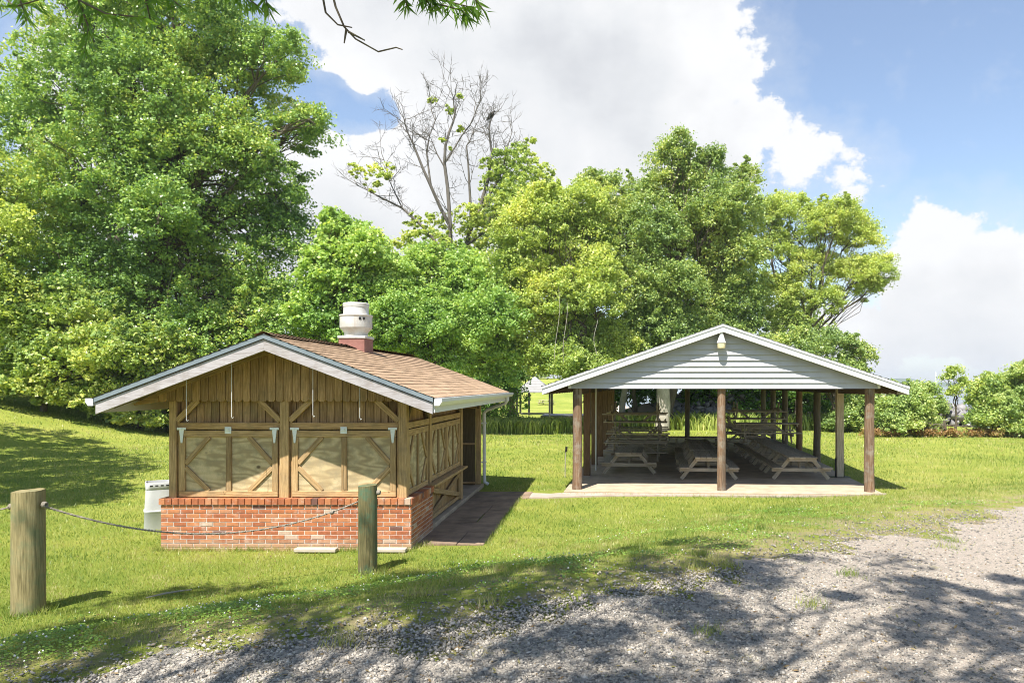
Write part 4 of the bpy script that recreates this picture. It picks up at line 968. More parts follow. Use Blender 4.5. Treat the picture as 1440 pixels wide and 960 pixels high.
tree('tall_sassafras', 'tallest dense green tree rising behind the pavilion gable', 'tree', 940, 42, [(945, 240, 48, 44), (985, 270, 58, 50), (915, 290, 58, 45), (1035, 290, 45, 42), (880, 330, 60, 55), (960, 340, 72, 60), (1030, 350, 56, 60), (890, 410, 66, 60), (970, 420, 75, 60), (1030, 420, 52, 55), (930, 480, 90, 50), (1020, 480, 72, 45), (958, 205, 22, 24), (1000, 222, 22, 20), (1050, 248, 26, 18), (850, 270, 34, 30), (830, 262, 22, 20), (935, 330, 40, 40, -1.5), (950, 400, 50, 40, -1.8), (920, 450, 60, 40, -1.5), (1000, 300, 40, 36, -1)], 'deep_green', 190000, .17, .125, .3, 'bark', BACK, 13, 1.0, (.38, .9), extra=4)
tree('locust_tree', 'airy yellow-green tree with open branches at the right end of the tree line', 'tree', 1120, 44, [(1110, 300, 38, 32), (1160, 320, 46, 36), (1205, 330, 38, 32), (1090, 350, 42, 34), (1145, 375, 45, 30), (1205, 385, 48, 28), (1240, 375, 24, 24), (1095, 410, 45, 30), (1160, 425, 36, 26), (1220, 405, 30, 18), (1110, 450, 44, 26), (1185, 295, 30, 22), (1075, 300, 30, 26)], 'yellow_green', 90000, .15, .10, .22, 'bark', BACK, 14, 1.0, (.3, .85), extra=7)
tree('dark_cedar', 'dark low tree showing above the right slope of the pavilion roof', 'tree', 1175, 41, [(1170, 490, 50, 28), (1210, 500, 28, 22), (1120, 490, 50, 30), (1150, 530, 60, 30), (1190, 520, 40, 20)], 'deep_green', 30000, .17, .12, .2, 'bark', BACK, 15, .8, (.35, .7))
# dark understorey seen through the pavilion and between the crowns
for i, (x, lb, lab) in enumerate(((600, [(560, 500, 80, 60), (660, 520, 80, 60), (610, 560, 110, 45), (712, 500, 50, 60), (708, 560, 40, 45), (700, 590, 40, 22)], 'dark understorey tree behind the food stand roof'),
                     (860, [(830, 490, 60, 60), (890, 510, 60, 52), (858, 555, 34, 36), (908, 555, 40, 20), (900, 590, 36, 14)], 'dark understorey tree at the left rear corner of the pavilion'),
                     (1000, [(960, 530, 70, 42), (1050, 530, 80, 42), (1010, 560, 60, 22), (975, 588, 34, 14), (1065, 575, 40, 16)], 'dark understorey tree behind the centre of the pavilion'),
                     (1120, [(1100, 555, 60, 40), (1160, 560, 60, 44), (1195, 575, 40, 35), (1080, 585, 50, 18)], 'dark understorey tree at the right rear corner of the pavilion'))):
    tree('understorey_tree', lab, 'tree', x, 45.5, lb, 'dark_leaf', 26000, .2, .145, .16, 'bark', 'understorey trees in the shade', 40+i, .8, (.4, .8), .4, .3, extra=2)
tree('backdrop_tree', 'pale lit tree deep behind the drooping tree', 'tree', 720, 54, [(690, 420, 70, 80), (760, 380, 70, 70), (830, 340, 60, 60), (560, 440, 80, 70), (700, 330, 45, 45)], 'deep_green', 30000, .26, .19, .3, 'bark', BACK, 50, .5, (.5, 1))
tree('backdrop_tree', 'deep green tree filling in behind the tallest tree', 'tree', 1000, 54, [(900, 380, 80, 80), (1000, 380, 80, 90), (1060, 430, 60, 60), (1130, 470, 50, 40), (960, 460, 100, 60)], 'deep_green', 30000, .26, .19, .3, 'bark', BACK, 51, .5, (.5, 1))
tree('far_lawn_tree', 'distant tree bordering the far lawn behind the gazebo', 'tree', 740, 150, [(700, 500, 60, 40), (760, 510, 60, 34), (800, 512, 40, 28), (730, 530, 40, 18)], 'deep_green', 12000, .6, .45, .4, 'bark', None, 52, .12, (1.2, 2.4))
# pale trunks seen under the pavilion roof
def bare_trunk(px, Y, r, top_px, label, lean=0, mat='pale_bark'):
    g = P(px, CY, Y); g.z = hz(g.x, g.y); e = empty('tree_trunk', g, label, 'tree trunk', 'tree trunks behind the pavilion'); rng = np.random.default_rng(int(px))
    h = ZC-(top_px-CY)/F*Y-g.z; mb = MB(); limb(mb, (0, 0, -.3), (lean, 0, h), r, r*.6, rng, 8, .02, sides=12)
    for j in range(3): limb(mb, (lean*.8, 0, h*.8), (lean+rng.uniform(-2, 2), rng.uniform(-1, 1), h*1.3), r*.35, r*.1, rng)
    mb.build('trunk', M[mat], e, smooth=True)
bare_trunk(931, 41.0, .42, 440, 'thick pale grey trunk seen under the pavilion roof', .3)
bare_trunk(872, 43.0, .2, 450, 'slim pale leaning trunk near the left pavilion posts', .5); bare_trunk(893, 43.5, .14, 470, 'thin dark trunk left of the thick pale trunk', -.2, 'bark'); bare_trunk(1040, 46, .2, 470, 'thin trunk behind the right picnic tables', .4, 'bark')
# hanging vines on the drooping tree
for i, (x, ya, yb) in enumerate(((785, 400, 505), (795, 425, 515), (838, 450, 500))):
    a, b = P(x, ya, 36.0), P(x+random.uniform(-6, 6), yb, 36.0)
    pts = [a.lerp(b, t)+Vector((math.sin(t*5+i)*.10, 0, 0)) for t in np.linspace(0, 1, 9)]
    tag(MB().tube(pts, .011, 5).build('hanging_vine', M['pale_bark'], smooth=True), 'bare vine stem hanging from the drooping yellow-green tree', 'vine', 'vines hanging from the drooping tree')
# ------------------------------------------------------------------ the half-dead tree with its bird
DY = 48.0; gx = (648-CX)/F*DY; db = np.array([gx, DY, hz(gx, DY)])
dt = empty('half_dead_tree', db, 'half-dead tree with bare grey branches against the cloud', 'tree', BACK)
dm = MB(); rngd = np.random.default_rng(21)
def D_(x, y, d=0): return np.array(P(x, y, DY+d))-db
def twig(p, d, L, r, depth):
    n = 4; pts = [p]; dd = d/np.linalg.norm(d)
    for i in range(n):
        dd = dd+rngd.normal(size=3)*.16+np.array([0, 0, .05]); dd /= np.linalg.norm(dd); pts.append(pts[-1]+dd*L/n)
    dm.tube(pts, [r*(1-.7*i/n) for i in range(n+1)], 5 if r > .02 else 4, cap=False)
    if depth:
        for i in range(1, n+1):
            for _ in range(2 if i > 1 else 1):
                if rngd.random() < .6:
                    nd = dd+rngd.normal(size=3)*.75; twig(pts[i], nd, L*rngd.uniform(.4, .65), max(r*.5, .011), depth-1)
STEMS = [([(648, 600), (645, 470), (638, 380), (632, 300), (625, 230), (632, 185), (640, 158), (638, 138)], .19, 0), ([(634, 320), (606, 262), (586, 215), (574, 188), (569, 168)], .12, -.6), ([(634, 370), (596, 320), (566, 293), (530, 275), (505, 262)], .12, .5), ([(606, 262), (600, 215), (612, 170), (605, 140)], .07, .6),
         ([(640, 400), (655, 345), (672, 300), (686, 255), (692, 215), (688, 185), (691, 168)], .17, .8), ([(662, 325), (660, 260), (656, 205), (664, 190)], .10, -.5), ([(672, 300), (700, 255), (712, 215), (720, 186)], .09, .4), ([(655, 345), (690, 320), (715, 308)], .09, -.8), ([(625, 230), (650, 190), (668, 160), (676, 140)], .06, .8), ([(625, 235), (608, 200), (592, 190)], .05, .2), ([(566, 293), (548, 255), (540, 225)], .05, .3), ([(690, 320), (712, 330), (720, 335)], .05, 0)]
for path, r, d in STEMS:
    m = len(path); pts = [D_(x, y, d*i/m) for i, (x, y) in enumerate(path)]
    fine = []
    for i in range(m-1):
        for t in (0, .5): fine.append(pts[i]*(1-t)+pts[i+1]*t+(rngd.normal(size=3)*.05 if t else 0))
    fine.append(pts[-1]); n = len(fine)
    dm.tube(fine, [max(r*(1-.82*i/(n-1)), .02) for i in range(n)], 8)
    if r < .2:
        for i in range(n//3, n):
            for _ in range(2):
                dd = (fine[min(i+1, n-1)]-fine[i-1]); dd = dd/np.linalg.norm(dd)+rngd.normal(size=3)*.6; twig(fine[i], dd, rngd.uniform(.9, 1.9), .026, 2)
    else:
        for i in range(int(n*.6), n):
            for _ in range(2): dd = rngd.normal(size=3)*.8+np.array([0, 0, .5]); twig(fine[i], dd, rngd.uniform(1, 2), .028, 2)
dm.build('trunk', M['dead_bark'], dt, smooth=True)
LB = [(715, 235, 30, 24), (740, 265, 36, 26), (700, 275, 26, 22), (735, 305, 40, 24), (680, 325, 30, 20), (735, 225, 22, 20), (755, 250, 24, 22), (705, 250, 22, 20), (720, 285, 32, 24), (765, 275, 24, 20), (690, 300, 24, 22), (655, 300, 16, 16), (500, 240, 16, 9), (530, 245, 16, 12), (548, 240, 9, 10), (605, 315, 30, 16), (630, 153, 9, 8), (646, 138, 6, 5), (608, 143, 5, 5), (625, 205, 8, 8), (648, 185, 8, 7), (690, 225, 14, 14), (740, 200, 12, 8), (525, 262, 10, 8), (600, 340, 40, 16)]
lob = [(np.array(P(x, y, DY+rngd.uniform(-1, 1)))-db, (rx*DY/F*1.15, rx*DY/F*.9, ry*DY/F*1.15)) for x, y, rx, ry in LB]
Cd, Rd = clumps(lob, 3.2, rngd, (.12, .5)); v, f = leaf_cloud(Cd, Rd, 44000, .15, .115, rngd); mesh_np('crown', v, f, M['yellow_green'], dt)
bp = P(691, 166, DY+.8); bo = bpy.data.objects.new('bird_tmp', None)
bd = MB(); pts = [(0, 0, -.05), (.0, 0, .02), (.02, 0, .16), (.05, 0, .30), (.10, 0, .42), (.12, 0, .47), (.17, 0, .50), (.23, 0, .49), (.29, 0, .465)]
bd.tube([(-.32, .0, -.16), (-.22, 0, -.06), (-.1, 0, .06), (0, 0, .17), (.08, 0, .29), (.13, 0, .38), (.17, 0, .43), (.22, 0, .44), (.27, 0, .42), (.31, 0, .39)], [.035, .06, .11, .15, .135, .085, .06, .055, .03, .008], 12)
bird = bd.build('bird', M['bird'], smooth=True); bird.location = bp; tag(bird, 'dark bird of prey perched on the top of a bare branch', 'bird')
wg = MB()
for s in (-1, 1): wg.tube([(.06, s*.10, .30), (-.04, s*.15, .18), (-.18, s*.12, .0), (-.33, s*.06, -.17)], [.05, .075, .05, .012], 8)
wg.build('wing', M['bird'], bird, smooth=True)
lg = MB()
for s in (-1, 1): lg.tube([(.01, s*.05, .1), (.02, s*.05, -.02)], .018, 6)
lg.build('leg', M['bird'], bird)
# ------------------------------------------------------------------ shrubs along the right shore
SHR = [(1262, 36.5, [(1250, 580, 30, 32), (1285, 570, 36, 34), (1270, 595, 46, 24), (1240, 600, 30, 18), (1262, 552, 26, 18), (1300, 590, 30, 24), (1285, 545, 16, 12)], 'shrub', 'bushy green shrub right of the pavilion roof corner', .17),
       (1325, 37.5, [(1315, 572, 26, 22), (1308, 550, 22, 16), (1300, 600, 26, 16), (1325, 608, 24, 8)], 'shrub', 'loose shrub in the middle of the right shore', .16),
       (1345, 39, [(1345, 522, 16, 10), (1332, 530, 14, 8), (1355, 540, 12, 12), (1342, 550, 12, 14)], 'yellow_green', 'thin pale sapling standing above the shore shrubs', .15),
       (1395, 36.5, [(1385, 560, 38, 34), (1420, 550, 40, 38), (1400, 590, 52, 26), (1380, 545, 22, 16), (1395, 538, 26, 18), (1378, 588, 20, 24)], 'maple_low', 'large dense shrub at the right edge of the lawn', .18),
       (1435, 36, [(1440, 535, 36, 28), (1450, 565, 42, 40), (1440, 600, 42, 20), (1415, 575, 36, 36), (1418, 600, 30, 18), (1432, 520, 14, 12)], 'shrub', 'tall shrub cut by the right edge of the picture', .17),
       (1500, 36, [(1490, 550, 50, 40), (1530, 560, 50, 40), (1500, 590, 60, 24)], 'maple_low', 'shore shrub just beyond the right edge', .18),
       (1215, 40, [(1200, 575, 30, 28), (1225, 565, 28, 32), (1185, 590, 32, 22), (1215, 600, 38, 18), (1170, 600, 26, 14)], 'deep_green', 'dark shrub between the right rear pavilion posts', .17),
       (1330, 35.8, [(1300, 609, 30, 7), (1340, 610, 30, 6), (1385, 610, 34, 7), (1225, 610, 26, 7), (1255, 611, 26, 6), (1425, 610, 24, 7)], 'rust_leaf', 'low row of rusty brown weeds in front of the shore shrubs', .13)]
for i, (x, Y, lb, mt, lab, L_) in enumerate(SHR):
    n = int(sum(a[2]*a[3] for a in lb)*6.5)
    tree('shore_shrub', lab, 'shrub', x, Y, lb, mt, n, L_, L_*.62, .07, 'bark', 'shrubs along the right shore', 60+i, 2.0, (.22, .6), .5, .2, shrink=.7, sprigs=.03)
# ------------------------------------------------------------------ ground sheet, gravel road, paths, water, far hills
def grid_mesh(name, xs, ys, mat, zoff=0, wear=None):
    X, Y = np.meshgrid(xs, ys); Z = height(X.ravel(), Y.ravel()).reshape(X.shape)+zoff
    v = np.stack([X, Y, Z], -1).reshape(-1, 3); nx, ny = len(xs), len(ys)
    i = np.arange(ny-1)[:, None]*nx+np.arange(nx-1)[None, :]; i = i.ravel()
    o = mesh_np(name, v, np.stack([i, i+1, i+nx+1, i+nx], 1), mat, smooth=True)
    if wear is not None:
        a = o.data.attributes.new('wear', 'FLOAT', 'POINT'); a.data.foreach_set('value', wear(v[:, 0], v[:, 1]).astype('f'))
    return o
def spaced(lo, hi, fine_lo, fine_hi, step, g=1.16):
    a = list(np.arange(fine_lo, fine_hi+1e-6, step)); s = step
    while a[-1] < hi: s *= g; a.append(a[-1]+s)
    s = step
    while a[0] > lo: s *= g; a.insert(0, a[0]-s)
    return np.array(a)
def wear_lawn(x, y):
    d = road_dist(x, y); return .95*(1-sstep(.1, 1.9, d))*.8+.25*(1-sstep(1.5, 4, d))*sstep(2, 8, x)
tag(grid_mesh('ground', spaced(-400, 500, -14, 16, .25), spaced(-60, 1500, -2, 22, .25), M['lawn'], 0, wear_lawn), kind='structure')
# gravel road: strips across the edge curve
k0 = np.argmin(np.abs(EDGE[:, 0]+14)); k1 = np.argmin(np.abs(EDGE[:, 0]-60)); Ec = EDGE[k0:k1]; En = _N[k0:k1]
seg = np.r_[0, np.cumsum(np.linalg.norm(np.diff(Ec, axis=0), axis=1))]; tt = np.arange(0, seg[-1], .12)
ex = np.interp(tt, seg, Ec[:, 0]); ey_ = np.interp(tt, seg, Ec[:, 1]); nx_ = np.interp(tt, seg, En[:, 0]); ny_ = np.interp(tt, seg, En[:, 1])
jit = np.zeros_like(tt)
jit -= .5
for fr_, am in ((.45, .26), (1.3, .2), (3.1, .13), (7.7, .08)): jit += am*np.sin(tt*fr_*2+RNG.uniform(0, 6))*1.0
jit += RNG.normal(size=len(tt))*.05
ds_ = np.array([0, .05, .12, .25, .45, .7, 1, 1.4, 1.9, 2.5, 3.2, 4, 5, 6.2, 7.6, 9.2])
V = []
for d in ds_:
    o_ = jit*max(0, 1-d/1.5)-d; x = ex+nx_*o_; y = ey_+ny_*o_; V.append(np.stack([x, y, height(x, y)+.012*min(1, d/.12)-.004*(d == 0)], 1))
V = np.concatenate(V); nt_ = len(tt); i = (np.arange(len(ds_)-1)[:, None]*nt_+np.arange(nt_-1)[None, :]).ravel()
ro = mesh_np('gravel_road', V, np.stack([i, i+nt_, i+nt_+1, i+1], 1), M['gravel'], smooth=True)
a = ro.data.attributes.new('wear', 'FLOAT', 'POINT'); a.data.foreach_set('value', (sstep(-1.5, 3.5, V[:, 0])).astype('f')); tag(ro, kind='structure')
# loose stones on the near road
def stones(n):
    x = RNG.uniform(-5, 9, n*4); y = 3.0+RNG.random(n*4)**1.5*9.5
    ok = (x > -.88*y-.6) & (x < .64*y+.8); x, y = x[ok], y[ok]; d = road_dist(x, y)
    pk = np.where(d < -.35, .16+.84*(1-sstep(-1.5, 4, x)), np.exp(-np.maximum(d+.35, 0)/.25)*.35); ok = RNG.random(len(x)) < pk; x, y = x[ok][:n], y[ok][:n]
    m = len(x); r = (.005+.0105*RNG.random(m)**2.4)*(1+.03*(y-4)); z = height(x, y)+.010+r*.25
    base = np.array([[1, 0, 0], [0, 1, 0], [-1, 0, 0], [0, -1, 0], [0, 0, .75], [0, 0, -.6]], float)
    th = RNG.uniform(0, 6.28, m); c, s = np.cos(th), np.sin(th)
    B = base[None]*(1+RNG.normal(size=(m, 6, 1))*.28)+RNG.normal(size=(m, 6, 3))*.12; B[:, :, 0] *= RNG.uniform(.8, 1.5, (m, 1))
    Xr = B[:, :, 0]*c[:, None]-B[:, :, 1]*s[:, None]; Yr = B[:, :, 0]*s[:, None]+B[:, :, 1]*c[:, None]
    v = np.stack([x[:, None]+Xr*r[:, None], y[:, None]+Yr*r[:, None], z[:, None]+B[:, :, 2]*r[:, None]], -1).reshape(-1, 3)
    t = np.array([[0, 1, 4], [1, 2, 4], [2, 3, 4], [3, 0, 4], [1, 0, 5], [2, 1, 5], [3, 2, 5], [0, 3, 5]]); f = (np.arange(m)[:, None, None]*6+t[None]).reshape(-1, 3)
    return mesh_np('loose_stones', v, f, M['stone'], k=3)
tag(stones(125000), kind='stuff')
# paths
rows = [11.62, 12.55, 13.5, 14.45, 15.4, 16.35]
for i in range(len(rows)-1):
    pass
pvm = MB()
for i in range(len(rows)-1):
    for (xa, xb) in ((-2.945, -2.305), (-2.295, -1.88)):
        y0, y1 = rows[i]+.006, rows[i+1]-.006; dx = .03*math.sin(i*2.1)
        pvm.box(xa+dx*.2, xb+dx, y0, y1, -.05, .028+random.uniform(-.006, .006))
pvm.box(-2.945, -1.66, 16.362, 17.3, -.05, .03)  # dark slab ends at the stand's shadow edge; that shade is in its colour
o = pvm.build('paver_path', M['paver'], bevel=.008); tag(o, kind='structure')
pairs = [((-1.655, 16.42), (-1.655, 17.05))]+[((a.x, a.y), (b.x, b.y)) for a, b in ((PVW(-PW-.55, -1.02), PVW(-PW-.55, -.45)), (PVW(-PW-.32, -.93), PVW(-PW-.32, -.306)), (PVW(-PW+.6, -.72), PVW(-PW+.6, -.306)), (PVW(-1.2, -.56), PVW(-1.2, -.306)), (PVW(1.2, -.46), PVW(1.2, -.306)), (PVW(PW+.26, -.40), PVW(PW+.26, -.306)))]
cp = MB()
for k in range(len(pairs)-1):
    for u in range(6):
        for (pa, pb) in ((pairs[k], pairs[k+1]),):
            q4 = []
            for t_ in (u/6, (u+1)/6):
                for e_ in (0, 1): q4.append((pa[e_][0]+(pb[e_][0]-pa[e_][0])*t_, pa[e_][1]+(pb[e_][1]-pa[e_][1])*t_))
            b = len(cp.v); cp.v += [(x_, y_, hz(x_, y_)+.034) for x_, y_ in (q4[0], q4[2], q4[3], q4[1])]; cp.v += [(x_, y_, hz(x_, y_)-.03) for x_, y_ in (q4[0], q4[2])]
            cp.face((b, b+1, b+2, b+3), [(0, 0)]*4); cp.face((b+4, b+5, b+1, b), [(0, 0)]*4)
tag(cp.build('concrete_path', M['path_tan']), kind='structure')
# water, far shore
wm = MB(); wm.v = [(-3000, 30, -1.6), (6000, 30, -1.6), (6000, 6000, -1.6), (-3000, 6000, -1.6)]; wm.face((0, 1, 2, 3), [(0, 0)]*4); tag(wm.build('water', M['water']), kind='structure')
hm = MB(); rngh = np.random.default_rng(5); HYY = 1500.0
xs = np.linspace(-1500, 2600, 160); rows_ = []
for dy, fz in ((0, 0), (40, .55), (110, .9), (200, 1.0), (330, .8), (600, 0)):
    h = 17+6*np.sin(xs*.004+1)+4*np.sin(xs*.013)+2.0*np.sin(xs*.05)+rngh.normal(size=len(xs))*1.0
    rows_.append(np.stack([xs, np.full_like(xs, HYY+dy)+20*np.sin(xs*.01), -2+np.maximum(h, 3)*fz], 1))
V = np.concatenate(rows_); n = len(xs); i = (np.arange(5)[:, None]*n+np.arange(n-1)[None, :]).ravel()
tag(mesh_np('hills', V, np.stack([i, i+1, i+n+1, i+n], 1), M['hills'], smooth=True), kind='structure')
# grey stones of the bank behind the pavilion
def riprap():
    m = 1400; x = RNG.uniform(3, 22, m); y = RNG.uniform(44.5, 47.5, m); r = RNG.uniform(.12, .42, m); z = height(x, y)+RNG.random(m)*1.0*sstep(3, 8, x)
    base = np.array([[1, 0, 0], [0, 1, 0], [-1, 0, 0], [0, -1, 0], [0, 0, .8], [0, 0, -.7]], float)
    B = base[None]*(1+RNG.normal(size=(m, 6, 1))*.25)+RNG.normal(size=(m, 6, 3))*.2; v = (np.stack([x, y, z], -1)[:, None]+B*r[:, None, None]).reshape(-1, 3)
    t = np.array([[0, 1, 4], [1, 2, 4], [2, 3, 4], [3, 0, 4], [1, 0, 5], [2, 1, 5], [3, 2, 5], [0, 3, 5]]); f = (np.arange(m)[:, None, None]*6+t[None]).reshape(-1, 3)
    return mesh_np('bank_stones', v, f, M['rock'], k=3)
tag(riprap(), kind='stuff')
# ------------------------------------------------------------------ grass, clover, reeds
def off_limits(x, y):
    bad = (x > SX-HW-.02) & (x < SX+2.1) & (y > SY-.03) & (y < SY+7.1)
    bad |= (x > -2.96) & (x < -1.87) & (y > 11.62) & (y < 17.6)
    bad |= (x > -2.74) & (x < -.9) & (y > 16.4) & (y < 17.6)
    c, s = math.cos(-PA), math.sin(-PA); lx_ = (x-PX)*c-(y-PY)*s; ly_ = (x-PX)*s+(y-PY)*c
    bad |= (np.abs(lx_) < PW+.26) & (ly_ > -.42-.16*np.maximum(-lx_, 0)*.9) & (ly_ < PL+.3)
    bad |= (lx_ < -PW) & (lx_ > -PW-1.1) & (ly_ > -1.1) & (ly_ < -.45)
    return bad
def blades(n, ymin, ymax, h0, w0, pw, name, mat, keep=None):
    u = RNG.random(n); e = 1-pw; y = (ymin**e+u*(ymax**e-ymin**e))**(1/e)
    x = RNG.uniform(-1, 1, n)*(.80*y+1.2)-.09*y
    d = road_dist(x, y); pk = sstep(-1.3, 1.3, d+.28+.9*np.sin(x*1.9+2*np.sin(y*1.1))*np.sin(y*2.6+x)+.35*np.sin(x*7+y*3)*np.sin(y*6-x*2))**1.6*(.3+.7*sstep(.2, 2.6, d)) if keep is None else keep(x, y, d)
    ok = (RNG.random(n) < pk) & ~off_limits(x, y) & (y < shore(x)-3); x, y = x[ok], y[ok]; m = len(x); z = height(x, y)
    sc = (1+.055*(y-5))*(.6+.8*RNG.random(m)); hgt = h0*sc; wd = w0*(1+.16*np.maximum(y-4, 0))
    th = RNG.uniform(0, 6.28, m); lean = RNG.uniform(.15, .85, m)*hgt; ph = RNG.uniform(0, 6.28, m)
    p = np.stack([x, y, z-.005], 1); sd = np.stack([np.cos(th), np.sin(th), 0*th], 1)*wd[:, None]*.5
    tip = p+np.stack([np.cos(ph)*lean, np.sin(ph)*lean, hgt], 1)
    v = np.stack([p-sd, p+sd, tip], 1).reshape(-1, 3); return mesh_np(name, v, np.arange(m*3).reshape(m, 3), mat, k=3)
tag(blades(430000, 3.6, 40, .035, .0048, 1.55, 'grass', M['blade']), kind='stuff')
def clover():
    n = 160000; u = RNG.random(n); y = 3.8+u**1.3*10; x = RNG.uniform(-1, 1, n)*(.8*y+1)-.09*y; d = road_dist(x, y)
    f = np.sin(x*2.1+1.7*np.sin(y*1.3))*np.sin(y*2.3+1.2*np.sin(x*1.9))+.5*np.sin(x*5.3+y*3.1)
    pk = sstep(-.2, .5, d)*(1-sstep(2.2, 5.5, d))*sstep(-.15, .55, f)+.9*np.exp(-(((x+2.6)/.9)**2+((y-8.2)/.7)**2))+.6*np.exp(-(((x+3.4)/.8)**2+((y-6.4)/.5)**2))
    ok = (RNG.random(n) < np.clip(pk, 0, 1)) & (d > -.15) & ~off_limits(x, y); x, y = x[ok], y[ok]; m = len(x)
    z = height(x, y)+RNG.uniform(.02, .06, m); r = RNG.uniform(.007, .013, m)*(1+.07*(y-4)); n_ = np.stack([RNG.normal(size=m)*.35, RNG.normal(size=m)*.35, np.ones(m)], 1); n_ /= np.linalg.norm(n_, axis=1)[:, None]
    th = RNG.uniform(0, 6.28, m); a = np.stack([np.cos(th), np.sin(th), 0*th], 1); a -= n_*(a*n_).sum(1)[:, None]; b = np.cross(n_, a); p = np.stack([x, y, z], 1)
    v = np.stack([p-a*r[:, None], p+b*r[:, None]*.8, p+a*r[:, None], p-b*r[:, None]*.8], 1).reshape(-1, 3)
    tag(mesh_np('clover', v, np.arange(m*4).reshape(m, 4), M['clover']), kind='stuff')
    k = RNG.random(m) < .018; q = p[k]; q[:, 2] += .02; mm = len(q); rr = RNG.uniform(.006, .011, mm)
    base = np.array([[1, 0, 0], [0, 1, 0], [-1, 0, 0], [0, -1, 0], [0, 0, 1], [0, 0, -1]], float); t = np.array([[0, 1, 4], [1, 2, 4], [2, 3, 4], [3, 0, 4], [1, 0, 5], [2, 1, 5], [3, 2, 5], [0, 3, 5]])
    tag(mesh_np('clover_flowers', (q[:, None]+base[None]*rr[:, None, None]).reshape(-1, 3), (np.arange(mm)[:, None, None]*6+t[None]).reshape(-1, 3), M['clover_flower'], k=3), kind='stuff')
clover()
def reeds(n, xr, yr, h, name, mat):
    x = RNG.uniform(*xr, n); y = RNG.uniform(*yr, n); z = height(x, y); hh = h*RNG.uniform(.45, 1.1, n); th = RNG.uniform(0, 6.28, n); ph = RNG.uniform(0, 6.28, n); ln = hh*RNG.uniform(.1, .6, n)
    p = np.stack([x, y, z], 1); sd = np.stack([np.cos(th), np.sin(th), 0*th], 1)*.035; d = np.stack([np.cos(ph)*ln, np.sin(ph)*ln, 0*hh], 1)
    mid = p+d*.35+np.stack([0*hh, 0*hh, hh*.7], 1); tip = p+d+np.stack([0*hh, 0*hh, hh*.95], 1)
    v = np.stack([p-sd*.7, p+sd*.7, mid+sd, tip, mid-sd], 1).reshape(-1, 3); return tag(mesh_np(name, v, np.arange(n*5).reshape(n, 5), mat, k=5), kind='stuff')
reeds(6500, (-6.6, .4), (38.2, 42), .78, 'reeds', M['reed']); reeds(2600, (.5, 14), (40.8, 43.5), .95, 'tall_weeds', M['reed']); reeds(2600, (-24, -10), (37, 39.5), .5, 'edge_weeds', M['dark_leaf'])
# ------------------------------------------------------------------ the trees that shade the foreground
def shade_tree(name, label, base, lobes, mat, n, L, W, tr, seed, dens, keep, twigs=(), bark='bark', cr=(.35, .7)):
    rng = np.random.default_rng(seed); base = np.array([base[0], base[1], hz(*base)]); e = empty(name, base, label, 'tree')
    lob = [(np.array(c)-base, r) for c, r in lobes]; C, R = clumps(lob, dens, rng, cr, .9)
    v, f = leaf_cloud(C, R, n, L, W, rng, .3)
    q = v.reshape(-1, 4, 3)+base; ok = keep(q).all(1); v = (q[ok]-base).reshape(-1, 3); mb = MB()
    okc = keep((C+base)[:, None, :]).all(1)
    top = np.mean([c for c, r in lob], 0); fk = np.array([top[0]*.15, top[1]*.15, top[2]*.45]); limb(mb, (0, 0, -.3), fk, tr, tr*.8, rng, 6, .02, sides=12)
    for c, r in lob:
        pts = limb(mb, fk, c, tr*.13, tr*.04, rng, 7, .05, .06)
        near = np.where((np.linalg.norm((C-c)/np.array(r), axis=1) < 1.2) & okc)[0]
        for j in rng.permutation(near)[:14]: limb(mb, pts[int(rng.integers(3, 8))], C[j], tr*.08, .008, rng, 4, .06, 0, 5)
    return e, base, mb, v, rng
vis = lambda q: ~((q[..., 1] > .2) & (q[..., 2] < ZC+.545*q[..., 1]+.25) & (np.abs(q[..., 0]+.1*q[..., 1]) < .95*q[..., 1]+.6))
OAKL = [((-6.4, 3.2, 9.6), (1.5, 1.1, .6)), ((-4.2, 3.7, 10.0), (1.3, 1.0, .5)), ((-1.2, 3.4, 10), (1.3, 1.0, .5)), ((-5.2, 2.4, 9.6), (1.6, 1.3, .7)), ((-3.0, 2.7, 9.9), (1.5, 1.2, .6)), ((3.2, -.8, 8.2), (1.6, 1.4, .7)), ((4.6, -.2, 8.6), (1.4, 1.3, .6)), ((-4.2, 1.2, 9.2), (1.9, 1.9, 1.0)), ((-6.6, .6, 8.6), (1.8, 1.6, 1.0)), ((-2.0, 1.7, 9.6), (1.6, 1.4, .8)), ((.2, 1.9, 9.3), (1.7, 1.5, .8)), ((2.4, 2.1, 9.2), (1.6, 1.4, .8)), ((4.0, 1.2, 8.8), (1.4, 1.3, .7)), ((-.8, -.2, 8.6), (1.9, 1.5, .9)), ((-3.4, -1.2, 8.4), (2.0, 1.6, 1.0)), ((1.6, -.4, 8.3), (1.8, 1.4, .8)), ((-7.6, -1.0, 8.0), (2, 1.8, 1)), ((-1.0, -3, 8.5), (2, 1.6, 1.0))]
e, base, mb, v, rng = shade_tree('willow_oak', 'overhanging oak with narrow leaves drooping into the top of the picture', (-3.6, -3.2), OAKL, 'oak_leaf', 52000, .17, .05, .3, 31, 1.3, vis)
